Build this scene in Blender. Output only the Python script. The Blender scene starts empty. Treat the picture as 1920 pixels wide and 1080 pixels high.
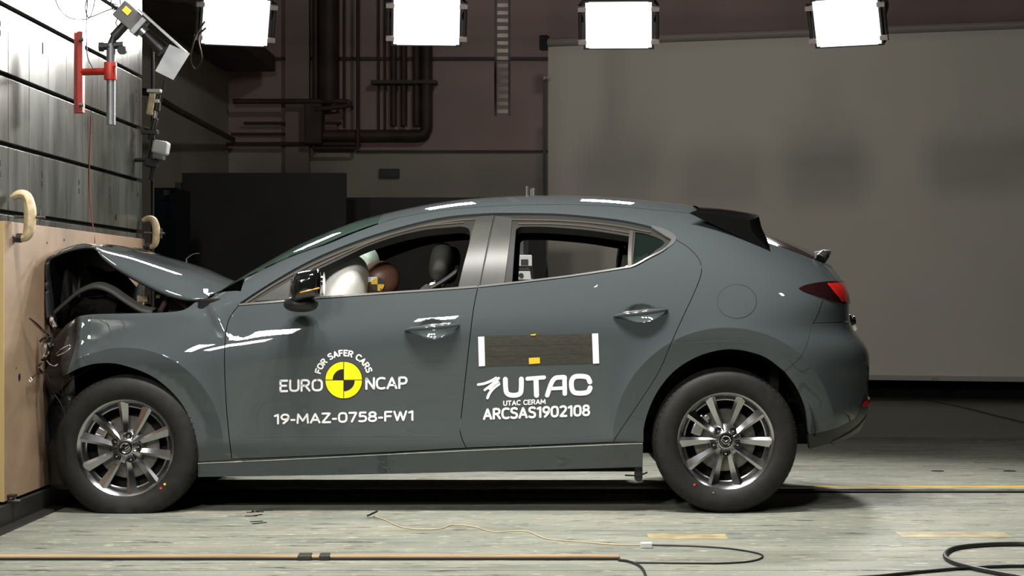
import bpy, bmesh, math, random
import numpy as np
from mathutils import Vector, Matrix, Euler, noise
from mathutils.geometry import delaunay_2d_cdt
random.seed(7)
sc = bpy.context.scene
COL = sc.collection
PI = math.pi
# ------------------------------------------------------------------ camera, world, exposure
CAMZ, CAMD, FPX, VX, VY = 0.98, 8.7, 3700.0, 1030.0, 547.0
cd = bpy.data.cameras.new('camera'); cam = bpy.data.objects.new('camera', cd); COL.objects.link(cam)
cam.location = (0, -CAMD, CAMZ); cam.rotation_euler = (PI/2, 0, 0)
cd.sensor_width = 36; cd.lens = FPX/1920*36
cd.shift_x = (960-VX)/1920; cd.shift_y = (VY-540)/1920
cd.clip_start = .1; cd.clip_end = 200
sc.camera = cam
w = bpy.data.worlds.new('hall'); sc.world = w; w.use_nodes = True
w.node_tree.nodes['Background'].inputs[0].default_value = (.9, .95, 1, 1)
w.node_tree.nodes['Background'].inputs[1].default_value = 0.08
vs = sc.view_settings
sc.display_settings.display_device = 'sRGB'
vs.view_transform = 'Standard'; vs.look = 'None'; vs.gamma = 1; vs.use_curve_mapping = False
vs.exposure = -2.6
LENS_POWER = 1.0

def W(px, py, Y=0.0):
    D = CAMD+Y
    return Vector(((px-VX)*D/FPX, Y, CAMZ-(py-VY)*D/FPX))

# ------------------------------------------------------------------ materials
MATS = {}
def mat(name, col=(.5, .5, .5), rough=.5, metal=0., coat=0., coatr=.03, emit=None, es=0., trans=0., ior=1.5, spec=None, alpha=None):
    m = bpy.data.materials.new(name); m.use_nodes = True
    b = m.node_tree.nodes['Principled BSDF']
    b.inputs['Base Color'].default_value = (*col, 1); b.inputs['Roughness'].default_value = rough
    b.inputs['Metallic'].default_value = metal; b.inputs['Coat Weight'].default_value = coat
    b.inputs['Coat Roughness'].default_value = coatr; b.inputs['IOR'].default_value = ior
    b.inputs['Transmission Weight'].default_value = trans
    if spec is not None: b.inputs['Specular IOR Level'].default_value = spec
    if emit: b.inputs['Emission Color'].default_value = (*emit, 1); b.inputs['Emission Strength'].default_value = es
    MATS[name] = m
    return m
def vary(m, amount=.25, scale=6., stretch=(1, 1, 1), c2=None, rough_amt=0., detail=6, bump=0., lo=.35, hi=.65):
    """break the base colour up with object-space noise"""
    nt = m.node_tree; b = nt.nodes['Principled BSDF']
    tc = nt.nodes.new('ShaderNodeTexCoord'); mp = nt.nodes.new('ShaderNodeMapping'); mp.inputs['Scale'].default_value = stretch
    nz = nt.nodes.new('ShaderNodeTexNoise'); nz.inputs['Scale'].default_value = scale; nz.inputs['Detail'].default_value = detail
    cr = nt.nodes.new('ShaderNodeValToRGB'); c = b.inputs['Base Color'].default_value[:]
    cr.color_ramp.elements[0].position = lo; cr.color_ramp.elements[1].position = hi
    cr.color_ramp.elements[0].color = (c[0]*(1-amount), c[1]*(1-amount), c[2]*(1-amount), 1) if c2 is None else (*c2, 1)
    cr.color_ramp.elements[1].color = (min(1, c[0]*(1+amount)), min(1, c[1]*(1+amount)), min(1, c[2]*(1+amount)), 1) if c2 is None else c
    L = nt.links
    L.new(tc.outputs['Object'], mp.inputs[0]); L.new(mp.outputs[0], nz.inputs['Vector']); L.new(nz.outputs['Fac'], cr.inputs[0])
    L.new(cr.outputs[0], b.inputs['Base Color'])
    if rough_amt:
        mr = nt.nodes.new('ShaderNodeMapRange'); r = b.inputs['Roughness'].default_value
        mr.inputs['To Min'].default_value = max(0, r-rough_amt); mr.inputs['To Max'].default_value = min(1, r+rough_amt)
        L.new(nz.outputs['Fac'], mr.inputs['Value']); L.new(mr.outputs[0], b.inputs['Roughness'])
    if bump:
        bp = nt.nodes.new('ShaderNodeBump'); bp.inputs['Strength'].default_value = bump; bp.inputs['Distance'].default_value = .01
        L.new(nz.outputs['Fac'], bp.inputs['Height']); L.new(bp.outputs[0], b.inputs['Normal'])
    return m

paint = mat('car_paint', (.062, .073, .076), .6, .0, 1.0, .012, spec=.0)
black_gloss = mat('gloss_black', (.006, .006, .006), .08, 0, 1.0, .03)
black_sat = mat('satin_black', (.012, .012, .012), .45)
black_mat = vary(mat('matte_black', (.008, .0078, .0075), .8, spec=.2), .3, 8)
trim_gray = vary(mat('pillar_film', (.048, .048, .042), .38, spec=.3), .15, 5)
seal = mat('rubber_seal', (.020, .020, .018), .6, spec=.25)
seal_light = mat('seal_lip', (.06, .052, .042), .4, spec=.3)
chrome = mat('chrome', (.75, .75, .75), .08, 1.0)
rubber = vary(mat('tyre_rubber', (.014, .0135, .0125), .6, spec=.25), .2, 30)
alloy = mat('alloy', (.46, .46, .47), .2, 1.0)
mould_dark = mat('satin_moulding', (.13, .135, .13), .3, .3)
mould = mat('brushed_moulding', (.45, .45, .43), .2, .85)
alloy_dark = mat('alloy_dark', (.16, .16, .165), .3, 1.0)
steel = vary(mat('brake_steel', (.16, .15, .14), .4, .8), .3, 20)
steel_lt = mat('bright_steel', (.50, .50, .48), .3, .9)
alum = vary(mat('aluminium', (.20, .205, .21), .5, .8), .15, 12)
white_decal = mat('white_vinyl', (.97, .97, .97), .45)
yellow_decal = mat('yellow_vinyl', (.98, .92, .0), .45)
amber_decal = mat('amber_tape', (.85, .55, .02), .5)
black_decal = mat('black_vinyl', (.012, .009, .007), .5)
tape_dark = vary(mat('dark_tape', (.032, .029, .021), .6), .25, 30, (1, 1, 5))
red_lens = mat('red_lens', (.75, .02, .015), .12, 0, 1.0)
smoke_lens = mat('smoked_lens', (.020, .006, .006), .06, 0, 1.0)
red_paint = vary(mat('red_paint', (.33, .022, .012), .45), .2, 9)
skin = mat('dummy_vinyl', (.16, .075, .05), .42)
dummy_suit = vary(mat('dummy_suit', (.35, .28, .10), .8), .2, 12)
airbag_m = vary(mat('airbag_cloth', (.90, .90, .84), .75), .06, 20)
fabric = vary(mat('seat_fabric', (.022, .021, .019), .9), .3, 40)
plastic_gray = mat('gray_plastic', (.06, .06, .055), .5)
under_hood = vary(mat('hood_underside', (.018, .020, .020), .5), .4, 9)
engine_b = vary(mat('engine_bits', (.02, .018, .016), .5, .2), .5, 25)
front_shade = vary(mat('front_shade_skin', (.020, .018, .016), .35), .4, 12)  # shade and dark reflections of the painted front put into the colour
cable_m = mat('cable_black', (.012, .012, .011), .5)
cable_y = mat('cable_tan', (.42, .36, .22), .6)
clampm = vary(mat('clamp_casting', (.62, .50, .30), .5), .25, 25)
board_black = vary(mat('board_black', (.030, .029, .025), .7), .15, 3)
bluecab = mat('blue_cabinet', (.004, .007, .013), .6, spec=.2)
greensign = mat('green_sign', (.035, .06, .04), .5)
pipe_dark = vary(mat('pipe_dark', (.075, .050, .045), .6), .3, 4)
dark_metal = mat('dark_metal', (.03, .028, .026), .45, .3)
cam_white = mat('camera_white', (.70, .70, .68), .4)

glass = bpy.data.materials.new('tinted_glass'); glass.use_nodes = True
nt = glass.node_tree; nt.nodes.clear()
o_ = nt.nodes.new('ShaderNodeOutputMaterial'); mx = nt.nodes.new('ShaderNodeMixShader'); tr = nt.nodes.new('ShaderNodeBsdfTransparent'); gl = nt.nodes.new('ShaderNodeBsdfGlossy')
fr = nt.nodes.new('ShaderNodeFresnel'); fr.inputs[0].default_value = 1.5; tr.inputs[0].default_value = (.55, .72, .64, 1); gl.inputs['Roughness'].default_value = .02
df = nt.nodes.new('ShaderNodeBsdfDiffuse'); df.inputs[0].default_value = (.22, .36, .29, 1); m2 = nt.nodes.new('ShaderNodeMixShader'); m2.inputs[0].default_value = .14
nt.links.new(tr.outputs[0], m2.inputs[1]); nt.links.new(df.outputs[0], m2.inputs[2])
nt.links.new(fr.outputs[0], mx.inputs[0]); nt.links.new(m2.outputs[0], mx.inputs[1]); nt.links.new(gl.outputs[0], mx.inputs[2]); nt.links.new(mx.outputs[0], o_.inputs[0])

dark_glass = glass.copy(); dark_glass.name = 'quarter_glass'
for n_ in dark_glass.node_tree.nodes:
    if n_.type == 'BSDF_TRANSPARENT': n_.inputs[0].default_value = (.35, .42, .39, 1)
    if n_.type == 'BSDF_DIFFUSE': n_.inputs[0].default_value = (.05, .08, .07, 1)
# ------------------------------------------------------------------ object helpers
def link(name, me, m=None, parent=None):
    o = bpy.data.objects.new(name, me); COL.objects.link(o)
    if m is not None:
        for mm in (m if isinstance(m, (list, tuple)) else [m]): me.materials.append(mm)
    if parent is not None: adopt(o, parent)
    return o
ROOT = {}
def adopt(o, parent):
    o.parent = parent
    if parent.name in ROOT: o.matrix_parent_inverse = Matrix.Translation(-ROOT[parent.name])
def thing(name, label, cat, loc=(0, 0, 0), group=None):
    o = bpy.data.objects.new(name, None); COL.objects.link(o); o.location = loc; o.empty_display_size = .1
    ROOT[o.name] = Vector(loc); o['label'] = label; o['category'] = cat
    if group: o['group'] = group
    return o
def tag(o, label, cat, group=None, kind=None):
    o['label'] = label; o['category'] = cat
    if group: o['group'] = group
    if kind: o['kind'] = kind
    return o
def struct(o, label=None):
    o['kind'] = 'structure'
    if label: o['label'] = label
    return o
def finish(bm, name, m, parent=None, smooth=True, bevel=0., sub=0, angle=.6):
    bmesh.ops.recalc_face_normals(bm, faces=bm.faces)
    me = bpy.data.meshes.new(name); bm.to_mesh(me); bm.free()
    if smooth:
        me.polygons.foreach_set('use_smooth', [True]*len(me.polygons))
        try: me.set_sharp_from_angle(angle=angle)
        except Exception: pass
    o = link(name, me, m, parent)
    if bevel:
        b = o.modifiers.new('b', 'BEVEL'); b.width = bevel; b.segments = 2; b.limit_method = 'ANGLE'
    if sub:
        s = o.modifiers.new('s', 'SUBSURF'); s.levels = sub; s.render_levels = sub
    return o
def NB(): return bmesh.new()
def abox(bm, c, s, rot=None, mi=0):
    r = bmesh.ops.create_cube(bm, size=1.0)
    M = Matrix.Translation(Vector(c)) @ (rot.to_4x4() if rot is not None else Matrix.Identity(4)) @ Matrix.Diagonal((s[0], s[1], s[2], 1))
    bmesh.ops.transform(bm, matrix=M, verts=r['verts'])
    if mi:
        for f in {f for v in r['verts'] for f in v.link_faces}: f.material_index = mi
    return r['verts']
def frame_of(d):
    d = Vector(d).normalized(); up = Vector((0, 0, 1)) if abs(d.z) < .95 else Vector((1, 0, 0))
    a = d.cross(up).normalized(); b = d.cross(a).normalized()
    return a, b
def acyl(bm, p0, p1, r0, r1=None, seg=20, caps=True):
    p0, p1 = Vector(p0), Vector(p1); r1 = r0 if r1 is None else r1
    a, b = frame_of(p1-p0); A = []; B = []
    for i in range(seg):
        t = 2*PI*i/seg; d = a*math.cos(t)+b*math.sin(t)
        A.append(bm.verts.new(p0+d*r0)); B.append(bm.verts.new(p1+d*r1))
    for i in range(seg): bm.faces.new((A[i], A[(i+1) % seg], B[(i+1) % seg], B[i]))
    if caps: bm.faces.new(A[::-1]); bm.faces.new(B)
def catmull(pts, n=8):
    pts = [Vector(p) for p in pts]
    if len(pts) < 3: return pts
    out = []
    P = [pts[0]*2-pts[1]]+pts+[pts[-1]*2-pts[-2]]
    for i in range(1, len(P)-2):
        for k in range(n):
            t = k/n; a, b, c, d = P[i-1], P[i], P[i+1], P[i+2]
            out.append(.5*((2*b)+(-a+c)*t+(2*a-5*b+4*c-d)*t*t+(-a+3*b-3*c+d)*t**3))
    out.append(pts[-1]); return out
def atube(bm, pts, r, seg=10, smooth=6, flat=1.0):
    P = catmull(pts, smooth) if smooth else [Vector(p) for p in pts]
    rings = []
    a = None
    for i, p in enumerate(P):
        d = (P[min(i+1, len(P)-1)]-P[max(i-1, 0)]).normalized()
        if a is None: a, b = frame_of(d)
        else: a = (a-d*a.dot(d)).normalized(); b = d.cross(a).normalized()
        rr = r(i/(len(P)-1)) if callable(r) else r
        rings.append([bm.verts.new(p+(a*math.cos(2*PI*k/seg)+b*math.sin(2*PI*k/seg)*flat)*rr) for k in range(seg)])
    for A, B in zip(rings, rings[1:]):
        for k in range(seg): bm.faces.new((A[k], A[(k+1) % seg], B[(k+1) % seg], B[k]))
    bm.faces.new(rings[0][::-1]); bm.faces.new(rings[-1])
def alathe(bm, prof, axis_o=(0, 0, 0), axis='y', seg=64, closed=False, a0=0, a1=2*PI):
    """prof: list of (r, h); revolved about the axis through axis_o"""
    O = Vector(axis_o); rings = []
    full = abs(a1-a0-2*PI) < 1e-6; n = seg if full else seg+1
    for i in range(n):
        t = a0+(a1-a0)*i/seg; c, s = math.cos(t), math.sin(t); R = []
        for r, h in prof:
            v = {'y': (r*c, h, r*s), 'z': (r*c, r*s, h), 'x': (h, r*c, r*s)}[axis]
            R.append(bm.verts.new(O+Vector(v)))
        rings.append(R)
    m = len(prof)
    for i in range(seg):
        A, B = rings[i], rings[(i+1) % n]
        for k in range(m-1 if not closed else m):
            k2 = (k+1) % m
            try: bm.faces.new((A[k], A[k2], B[k2], B[k]))
            except ValueError: pass
    bmesh.ops.remove_doubles(bm, verts=[v for R in rings for v in R], dist=1e-6)
def aprism(bm, poly, y0, y1):
    """poly in (x,z), extruded y0..y1"""
    A = [bm.verts.new((x, y0, z)) for x, z in poly]; B = [bm.verts.new((x, y1, z)) for x, z in poly]
    bm.faces.new(A); bm.faces.new(B[::-1]); n = len(poly)
    for i in range(n): bm.faces.new((A[i], A[(i+1) % n], B[(i+1) % n], B[i]))
def ablob(bm, c, r, rot=None, nu=20, nv=12, e=2.0):
    """superellipsoid"""
    r = Vector(r); R = rot if rot is not None else Matrix.Identity(3); c = Vector(c)
    def sg(v, p): return math.copysign(abs(v)**p, v)
    p = 2/e; rows = []
    for j in range(nv+1):
        ph = -PI/2+PI*j/nv; row = []
        for i in range(nu):
            th = 2*PI*i/nu
            row.append(bm.verts.new(c+R@Vector((r.x*sg(math.cos(ph), p)*sg(math.cos(th), p), r.y*sg(math.cos(ph), p)*sg(math.sin(th), p), r.z*sg(math.sin(ph), p)))))
        rows.append(row)
    for j in range(nv):
        for i in range(nu): bm.faces.new((rows[j][i], rows[j][(i+1) % nu], rows[j+1][(i+1) % nu], rows[j+1][i]))
    bmesh.ops.remove_doubles(bm, verts=[v for rw in rows for v in rw], dist=1e-6)

# ------------------------------------------------------------------ FLOODLIGHTS (the hall's own lamps, plus one added fill)
lens_mat = mat('lamp_lens', (1, 1, 1), .5, emit=(1, .985, .95), es=14)
lamp_body = mat('lamp_body', (.03, .03, .03), .5)
lamp_clip = mat('lamp_clip', (.6, .5, .47), .4)
def floodlight(pos, target, label, power, w=.40, h=.28, name='floodlight', size=1.0, spread=2.3, cable=True, group='studio floodlights'):
    pos = Vector(pos); d = (Vector(target)-pos).normalized()
    Rm = d.to_track_quat('-Z', 'Y').to_matrix()
    t = thing(name, label, 'floodlight', tuple(pos), group)
    T = Matrix.Translation(pos) @ Rm.to_4x4()
    def put(bm, nm, m, **k):
        bmesh.ops.transform(bm, matrix=T, verts=bm.verts); return finish(bm, nm, m, t, **k)
    b = NB()
    # housing behind the lens: tapering shell, open at the front
    A = [(-w/2-.015, -h/2-.015), (w/2+.015, -h/2-.015), (w/2+.015, h/2+.015), (-w/2-.015, h/2+.015)]
    v0 = [b.verts.new((x, y, .0)) for x, y in A]; v1 = [b.verts.new((x*.98, y*.98, .08)) for x, y in A]; v2 = [b.verts.new((x*.5, y*.5, .24)) for x, y in A]
    vi = [b.verts.new((x*.93, y*.93, .0)) for x, y in A]; vj = [b.verts.new((x*.93, y*.93, .02)) for x, y in A]
    for P, Q in ((v0, v1), (v1, v2), (vi, v0), (vj, vi)):
        for i in range(4): b.faces.new((P[i], P[(i+1) % 4], Q[(i+1) % 4], Q[i]))
    b.faces.new(v2); put(b, 'housing', lamp_body, smooth=False)
    b = NB(); abox(b, (0, 0, -.002), (w, h, .012)); abox(b, (0, 0, -.002), (w*.9, h*1.035, .011)); put(b, 'lens', lens_mat, smooth=False)
    for sx in (-1, 1):
        for sy in (-1, 1):
            b = NB(); abox(b, (sx*(w/2+.022), sy*h*.37, -.01), (.05, .028, .03)); put(b, 'clip', lamp_clip, smooth=False, bevel=.003)
        b = NB(); acyl(b, (sx*(w/2+.035), -h*.2, -.005), (sx*(w/2+.035), h*.2, -.005), .006, seg=8)
        acyl(b, (sx*(w/2+.035), -h*.45, .01), (sx*(w/2+.035), h*.45, .01), .011, seg=8); put(b, 'side_bar', lamp_body)
    b = NB()
    for sx in (-1, 1): atube(b, [(sx*(w/2+.02), 0, .06), (sx*(w/2+.03), h*.4, .08), (sx*.06, h*.9, .1), (0, h*.95, .1)], .009, seg=8)
    acyl(b, (0, h*.95, .1), (0, h*.95+.28, .2), .012, seg=8); put(b, 'yoke', lamp_body)
    ld = bpy.data.lights.new('flood', 'AREA'); ld.shape = 'RECTANGLE'; ld.size = w*.95; ld.size_y = h*.95; ld.energy = power; ld.color = (1, .975, .93); ld.spread = spread
    lo = bpy.data.objects.new('lamp_light', ld); COL.objects.link(lo)
    lo.matrix_world = Matrix.Translation(pos+d*.02) @ Rm.to_4x4(); lo.parent = t; lo.matrix_parent_inverse = Matrix.Translation(-pos)
    lo.matrix_basis = Matrix.Translation(pos+d*.02) @ Rm.to_4x4()
    return t
LY = 3.3
names_ = ['leftmost of the four visible floodlights, hanging beside the steel barrier wall', 'floodlight hanging in front of the dark vertical pipes, second from the left',
          'floodlight in front of the left part of the grey screen, third from the left', 'rightmost of the four visible floodlights, in front of the grey screen']
for (px, py, ax), nm in zip(((442, 41, .35), (800, 41, .1), (1160, 47, -.05), (1588, 42, -.45)), names_):
    p = W(px, py, LY); floodlight(p, (p.x+ax*3.2, LY-3.3, p.z-1.55), nm, 130 if px < 500 else 330)
# overhead rig on the camera's side of the car, out of the frame above
for i, (x, y, z, tx, pw) in enumerate(((-2.50, -5.2, 3.4, -1.2, 320), (-1.13, -5.2, 3.4, -.6, 300))):
    floodlight((x, y, z), (tx, .2, .5), 'floodlight on the near overhead truss, facing the car', pw, group='near truss floodlights', h=.42)
for i, x in enumerate((-1.25, -.5, .2, 3.6)):
    floodlight((x, -1.2, 4.5), (x+.45, -.5, .0), 'floodlight on the overhead truss above the car, facing the floor', 290 if x < 2 else 120, spread=1.75, group='overhead truss floodlights')
for i, x in enumerate((-2.88,)):
    floodlight((x, -6.6, 3.1), (x+.8, .2, .7), 'floodlight on the low truss behind, facing the front of the car', 110, group='low truss floodlights', h=.42)
floodlight((.2, 5.2, 4.9), (.3, 11.3, 1.9), 'added unseen floodlight high in the hall, brightening the rear wall', 85, group='added hall floodlight', spread=2.6)  # added fill lamp out of view, lifts the rear wall and screen
b = NB()
for y, z in ((-5.2, 4.12), (-1.2, 4.85), (LY+.12, 3.4), (-6.6, 3.85)):
    for dz in (0, .12): acyl(b, (-3.2, y, z+dz), (4.5, y, z+dz), .024, seg=12)
    for i in range(25): acyl(b, (-3.0+i*.3, y, z), (-2.85+i*.3, y, z+.12), .008, seg=6)
tag(finish(b, 'lighting_truss', dark_metal), 'dark steel truss carrying the floodlights above the car', 'truss')

# ------------------------------------------------------------------ SETTING
BX = -2.27            # face of the plywood on the barrier
def floor_material():
    m = mat('painted_floor', (.26, .275, .235), .42); nt = m.node_tree; b = nt.nodes['Principled BSDF']; L = nt.links
    tc = nt.nodes.new('ShaderNodeTexCoord')
    def nz(scale, sx, sy, detail, rough=.6):
        mp = nt.nodes.new('ShaderNodeMapping'); mp.inputs['Scale'].default_value = (sx, sy, 1); n = nt.nodes.new('ShaderNodeTexNoise')
        n.inputs['Scale'].default_value = scale; n.inputs['Detail'].default_value = detail; n.inputs['Roughness'].default_value = rough
        L.new(tc.outputs['Object'], mp.inputs[0]); L.new(mp.outputs[0], n.inputs['Vector']); return n.outputs['Fac']
    def ramp(f, stops):
        r = nt.nodes.new('ShaderNodeValToRGB'); e = r.color_ramp.elements
        e[0].position, e[0].color = stops[0][0], (*stops[0][1], 1); e[1].position, e[1].color = stops[-1][0], (*stops[-1][1], 1)
        for p, c in stops[1:-1]: n = e.new(p); n.color = (*c, 1)
        L.new(f, r.inputs[0]); return r.outputs[0]
    def mix(f, a, c, mode='MIX'):
        x = nt.nodes.new('ShaderNodeMix'); x.data_type = 'RGBA'; x.blend_type = mode
        if isinstance(f, float): x.inputs[0].default_value = f
        else: L.new(f, x.inputs[0])
        L.new(a, x.inputs[6])
        if isinstance(c, tuple): x.inputs[7].default_value = (*c, 1)
        else: L.new(c, x.inputs[7])
        return x.outputs[2]
    base = ramp(nz(1.3, .6, 1.7, 9, .72), [(.34, (.135, .148, .122)), (.5, (.205, .22, .182)), (.66, (.28, .285, .23))])
    k = (0, 0, 0); o = (1, 1, 1)
    c = mix(ramp(nz(1.4, .35, 7, 7, .75), [(.50, k), (.62, (.5, .5, .5))]), base, (.30, .25, .165))        # tan long streaks
    c = mix(ramp(nz(2.6, .22, 12, 8, .8), [(.52, k), (.63, (.6, .6, .6))]), c, (.05, .046, .038))     # dark long streaks
    c = mix(ramp(nz(5, .7, 3.0, 9, .8), [(.555, k), (.61, o)]), c, (.035, .032, .028))                 # scuffs
    c = mix(ramp(nz(8, 1.0, 4, 5, .65), [(.61, k), (.64, o)]), c, (.46, .43, .33))                     # pale chips
    c = mix(ramp(nz(7, .4, 6, 5, .7), [(.70, k), (.74, (.8, .8, .8))]), c, (.06, .10, .13))
    L.new(c, b.inputs['Base Color'])
    mr = nt.nodes.new('ShaderNodeMapRange'); mr.inputs['To Min'].default_value = .55; mr.inputs['To Max'].default_value = .85
    L.new(nz(4, .5, 4, 6), mr.inputs['Value']); L.new(mr.outputs[0], b.inputs['Roughness'])
    return m
floor_m = floor_material()
hall_floor_m = vary(mat('hall_floor', (.15, .15, .125), .4), .25, 1.5, (.5, 2, 1), rough_amt=.1)
# floor: long plates with fine gaps, the hall floor behind
cuts = [-9.5, -3.6, -1.76, -.60, .35, .905, 1.24, 2.4, 3.47, 4.6]
b = NB()
for y0, y1 in zip(cuts, cuts[1:]):
    abox(b, (2.0, (y0+y1)/2, -.05), (13.0, y1-y0-.007, .1))
f = struct(finish(b, 'floor', floor_m, smooth=False), 'worn grey green painted floor plates under the car')
b = NB(); abox(b, (2.0, 8.0, -.055), (13.0, 6.79, .1)); abox(b, (2, 1, -.12), (13, 21, .04))
struct(finish(b, 'floor_hall', hall_floor_m, smooth=False), 'dark hall floor behind the test track')
wall_m = vary(mat('hall_wall', (.52, .475, .40), .8), .10, .8, (1, 1, 2))
wall_glow_tint = vary(mat('hall_wall_upper_glow', (.50, .36, .33), .8), .12, .8)  # brownish upper band, with the lamps' red glow mixed into its colour
BWY = 11.3
b = NB(); abox(b, (2.6, BWY+.1, 1.2), (11.8, .2, 2.4)); wb = finish(b, 'wall_back', wall_m, smooth=False); struct(wb, 'beige rear wall of the hall')
b = NB(); abox(b, (2.6, BWY+.1, 3.95), (11.8, .2, 3.1)); struct(finish(b, 'wall_back_upper', wall_glow_tint, smooth=False), 'brownish upper part of the rear hall wall, reddened with painted lamp glow')
b = NB(); abox(b, (-3.35, 7.0, 2.75), (.2, 8.6, 5.5)); struct(finish(b, 'wall_left', wall_m, smooth=False), 'left side wall of the hall behind the barrier')
b = NB(); abox(b, (8.55, 1.0, 2.75), (.2, 21, 5.5)); struct(finish(b, 'wall_right', black_mat, smooth=False), 'dark right side wall of the hall')
b = NB(); abox(b, (2.0, .9, 5.55), (13.2, 21.2, .1)); struct(finish(b, 'ceiling', black_mat, smooth=False), 'dark hall ceiling')
# pilaster and ledges on the rear wall
b = NB(); p0 = W(538, 0, BWY); p1 = W(582, 0, BWY); abox(b, ((p0.x+p1.x)/2, BWY-.06, 2.75), (p1.x-p0.x, .12, 5.5))
struct(finish(b, 'trim_1', vary(mat('pilaster', (.38, .31, .28), .8), .1, 1), smooth=False), 'wall pilaster behind the pipes')
b = NB(); abox(b, ((W(671, 284, BWY-.02).x+W(1028, 284, BWY-.02).x)/2, BWY-.02, W(0, 284, BWY).z), (1.95, .04, .022))
struct(finish(b, 'trim_2', pipe_dark, smooth=False), 'thin dark ledge along the rear wall')
b = NB(); abox(b, (.5, BWY-.02, 3.34), (7.5, .04, .03)); struct(finish(b, 'trim_3', pipe_dark, smooth=False), 'thin dark joint high on the rear wall')

# ---- crash barrier
def steel_plate_material():
    m = mat('barrier_steel', (.30, .315, .30), .3, .35, spec=.25); nt = m.node_tree; bs = nt.nodes['Principled BSDF']; L = nt.links
    tc = nt.nodes.new('ShaderNodeTexCoord'); mp = nt.nodes.new('ShaderNodeMapping'); mp.inputs['Scale'].default_value = (1, 3.0, .8)
    n = nt.nodes.new('ShaderNodeTexNoise'); n.inputs['Scale'].default_value = 2.2; n.inputs['Detail'].default_value = 7; n.inputs['Roughness'].default_value = .65
    n2 = nt.nodes.new('ShaderNodeTexNoise'); n2.inputs['Scale'].default_value = 1.7; n2.inputs['Detail'].default_value = 3
    L.new(tc.outputs['Object'], mp.inputs[0]); L.new(mp.outputs[0], n.inputs['Vector']); L.new(tc.outputs['Object'], n2.inputs['Vector'])
    r = nt.nodes.new('ShaderNodeValToRGB'); r.color_ramp.elements[0].position = .35; r.color_ramp.elements[1].position = .7
    r.color_ramp.elements[0].color = (.085, .090, .080, 1); r.color_ramp.elements[1].color = (.145, .152, .135, 1)
    r2 = nt.nodes.new('ShaderNodeValToRGB'); r2.color_ramp.elements[0].position = .38; r2.color_ramp.elements[1].position = .55
    r2.color_ramp.elements[0].color = (.55, .5, .42, 1); r2.color_ramp.elements[1].color = (1, 1, 1, 1)
    x = nt.nodes.new('ShaderNodeMix'); x.data_type = 'RGBA'; x.blend_type = 'MULTIPLY'; x.inputs[0].default_value = .8
    L.new(n.outputs['Fac'], r.inputs[0]); L.new(n2.outputs['Fac'], r2.inputs[0]); L.new(r.outputs[0], x.inputs[6]); L.new(r2.outputs[0], x.inputs[7]); L.new(x.outputs[2], bs.inputs['Base Color'])
    mr = nt.nodes.new('ShaderNodeMapRange'); mr.inputs['To Min'].default_value = .2; mr.inputs['To Max'].default_value = .38
    L.new(n.outputs['Fac'], mr.inputs['Value']); L.new(mr.outputs[0], bs.inputs['Roughness'])
    return m
barrier_m = steel_plate_material()
BS = BX-.030          # barrier steel face
bar = thing('crash_barrier', 'huge steel faced crash barrier block with grooved plates, at the left', 'barrier', (BS-.9, 0, 0))
b = NB(); abox(b, (BS-.93, -.25, 1.9), (1.8, 5.40, 3.8)); finish(b, 'block', black_mat, bar, smooth=False)
YB0, YB1 = -2.9, 2.46
b = NB()
hz = [.10, .44, .73, 1.02, 1.316, 1.604, 1.898, 2.19, 2.485, 2.78, 3.07, 3.36, 3.8]
vy = [YB1-.075-.337*i for i in range(16)]
vy = [YB1-.012]+vy
for z0, z1 in zip(hz, hz[1:]):
    for ya, yb in zip(vy, vy[1:]):
        abox(b, (BS-.02, (ya+yb)/2, (z0+z1)/2), (.04, abs(yb-ya)-.006, z1-z0-.021))
finish(b, 'face_plates', barrier_m, bar, smooth=False, bevel=.0015)
# keyhole slots: short dark dashes
b = NB()
for px, py in ((80, 85), (80, 96), (79, 327), (79, 345), (148, 342), (148, 358), (206, 355), (206, 368), (256, 170), (256, 186), (258, 365), (0, 44), (0, 62), (0, 306), (0, 326)):
    Dd = FPX*(-BS)/(VX-px); z = CAMZ-(py-VY)*Dd/FPX; abox(b, (BS+.0005, Dd-CAMD, z), (.003, .012, .026))
finish(b, 'slot', black_mat, bar, smooth=False)
b = NB(); Dd = FPX*(-BS)/(VX-217); acyl(b, (BS-.001, Dd-CAMD, CAMZ+.395), (BS+.003, Dd-CAMD, CAMZ+.395), .016, seg=14); finish(b, 'round_hole', black_mat, bar)
# plywood facing
ply = mat('plywood', (.50, .36, .24), .55); vary(ply, .0, 1)
def ply_material(m):
    nt = m.node_tree; nt.nodes.clear(); o = nt.nodes.new('ShaderNodeOutputMaterial'); bs = nt.nodes.new('ShaderNodeBsdfPrincipled'); L = nt.links
    bs.inputs['Roughness'].default_value = .55
    tc = nt.nodes.new('ShaderNodeTexCoord'); mp = nt.nodes.new('ShaderNodeMapping'); mp.inputs['Scale'].default_value = (1, .6, 1.6)
    n = nt.nodes.new('ShaderNodeTexNoise'); n.inputs['Scale'].default_value = 2.6; n.inputs['Detail'].default_value = 8; n.inputs['Distortion'].default_value = 1.2
    r = nt.nodes.new('ShaderNodeValToRGB'); r.color_ramp.elements[0].position = .3; r.color_ramp.elements[1].position = .7
    r.color_ramp.elements[0].color = (.28, .185, .115, 1); r.color_ramp.elements[1].color = (.39, .27, .18, 1)
    L.new(tc.outputs['Object'], mp.inputs[0]); L.new(mp.outputs[0], n.inputs['Vector']); L.new(n.outputs['Fac'], r.inputs[0]); L.new(r.outputs[0], bs.inputs['Base Color']); L.new(bs.outputs[0], o.inputs[0])
ply_material(ply)
ply_edge = mat('plywood_edge', (.66, .47, .20), .6)
PY0, PY1 = -.48, 2.36
wt = thing('plywood_panel', 'tan plywood facing board clamped on the barrier in front of the crushed car', 'board', (BX-.013, .95, .12))
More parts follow.
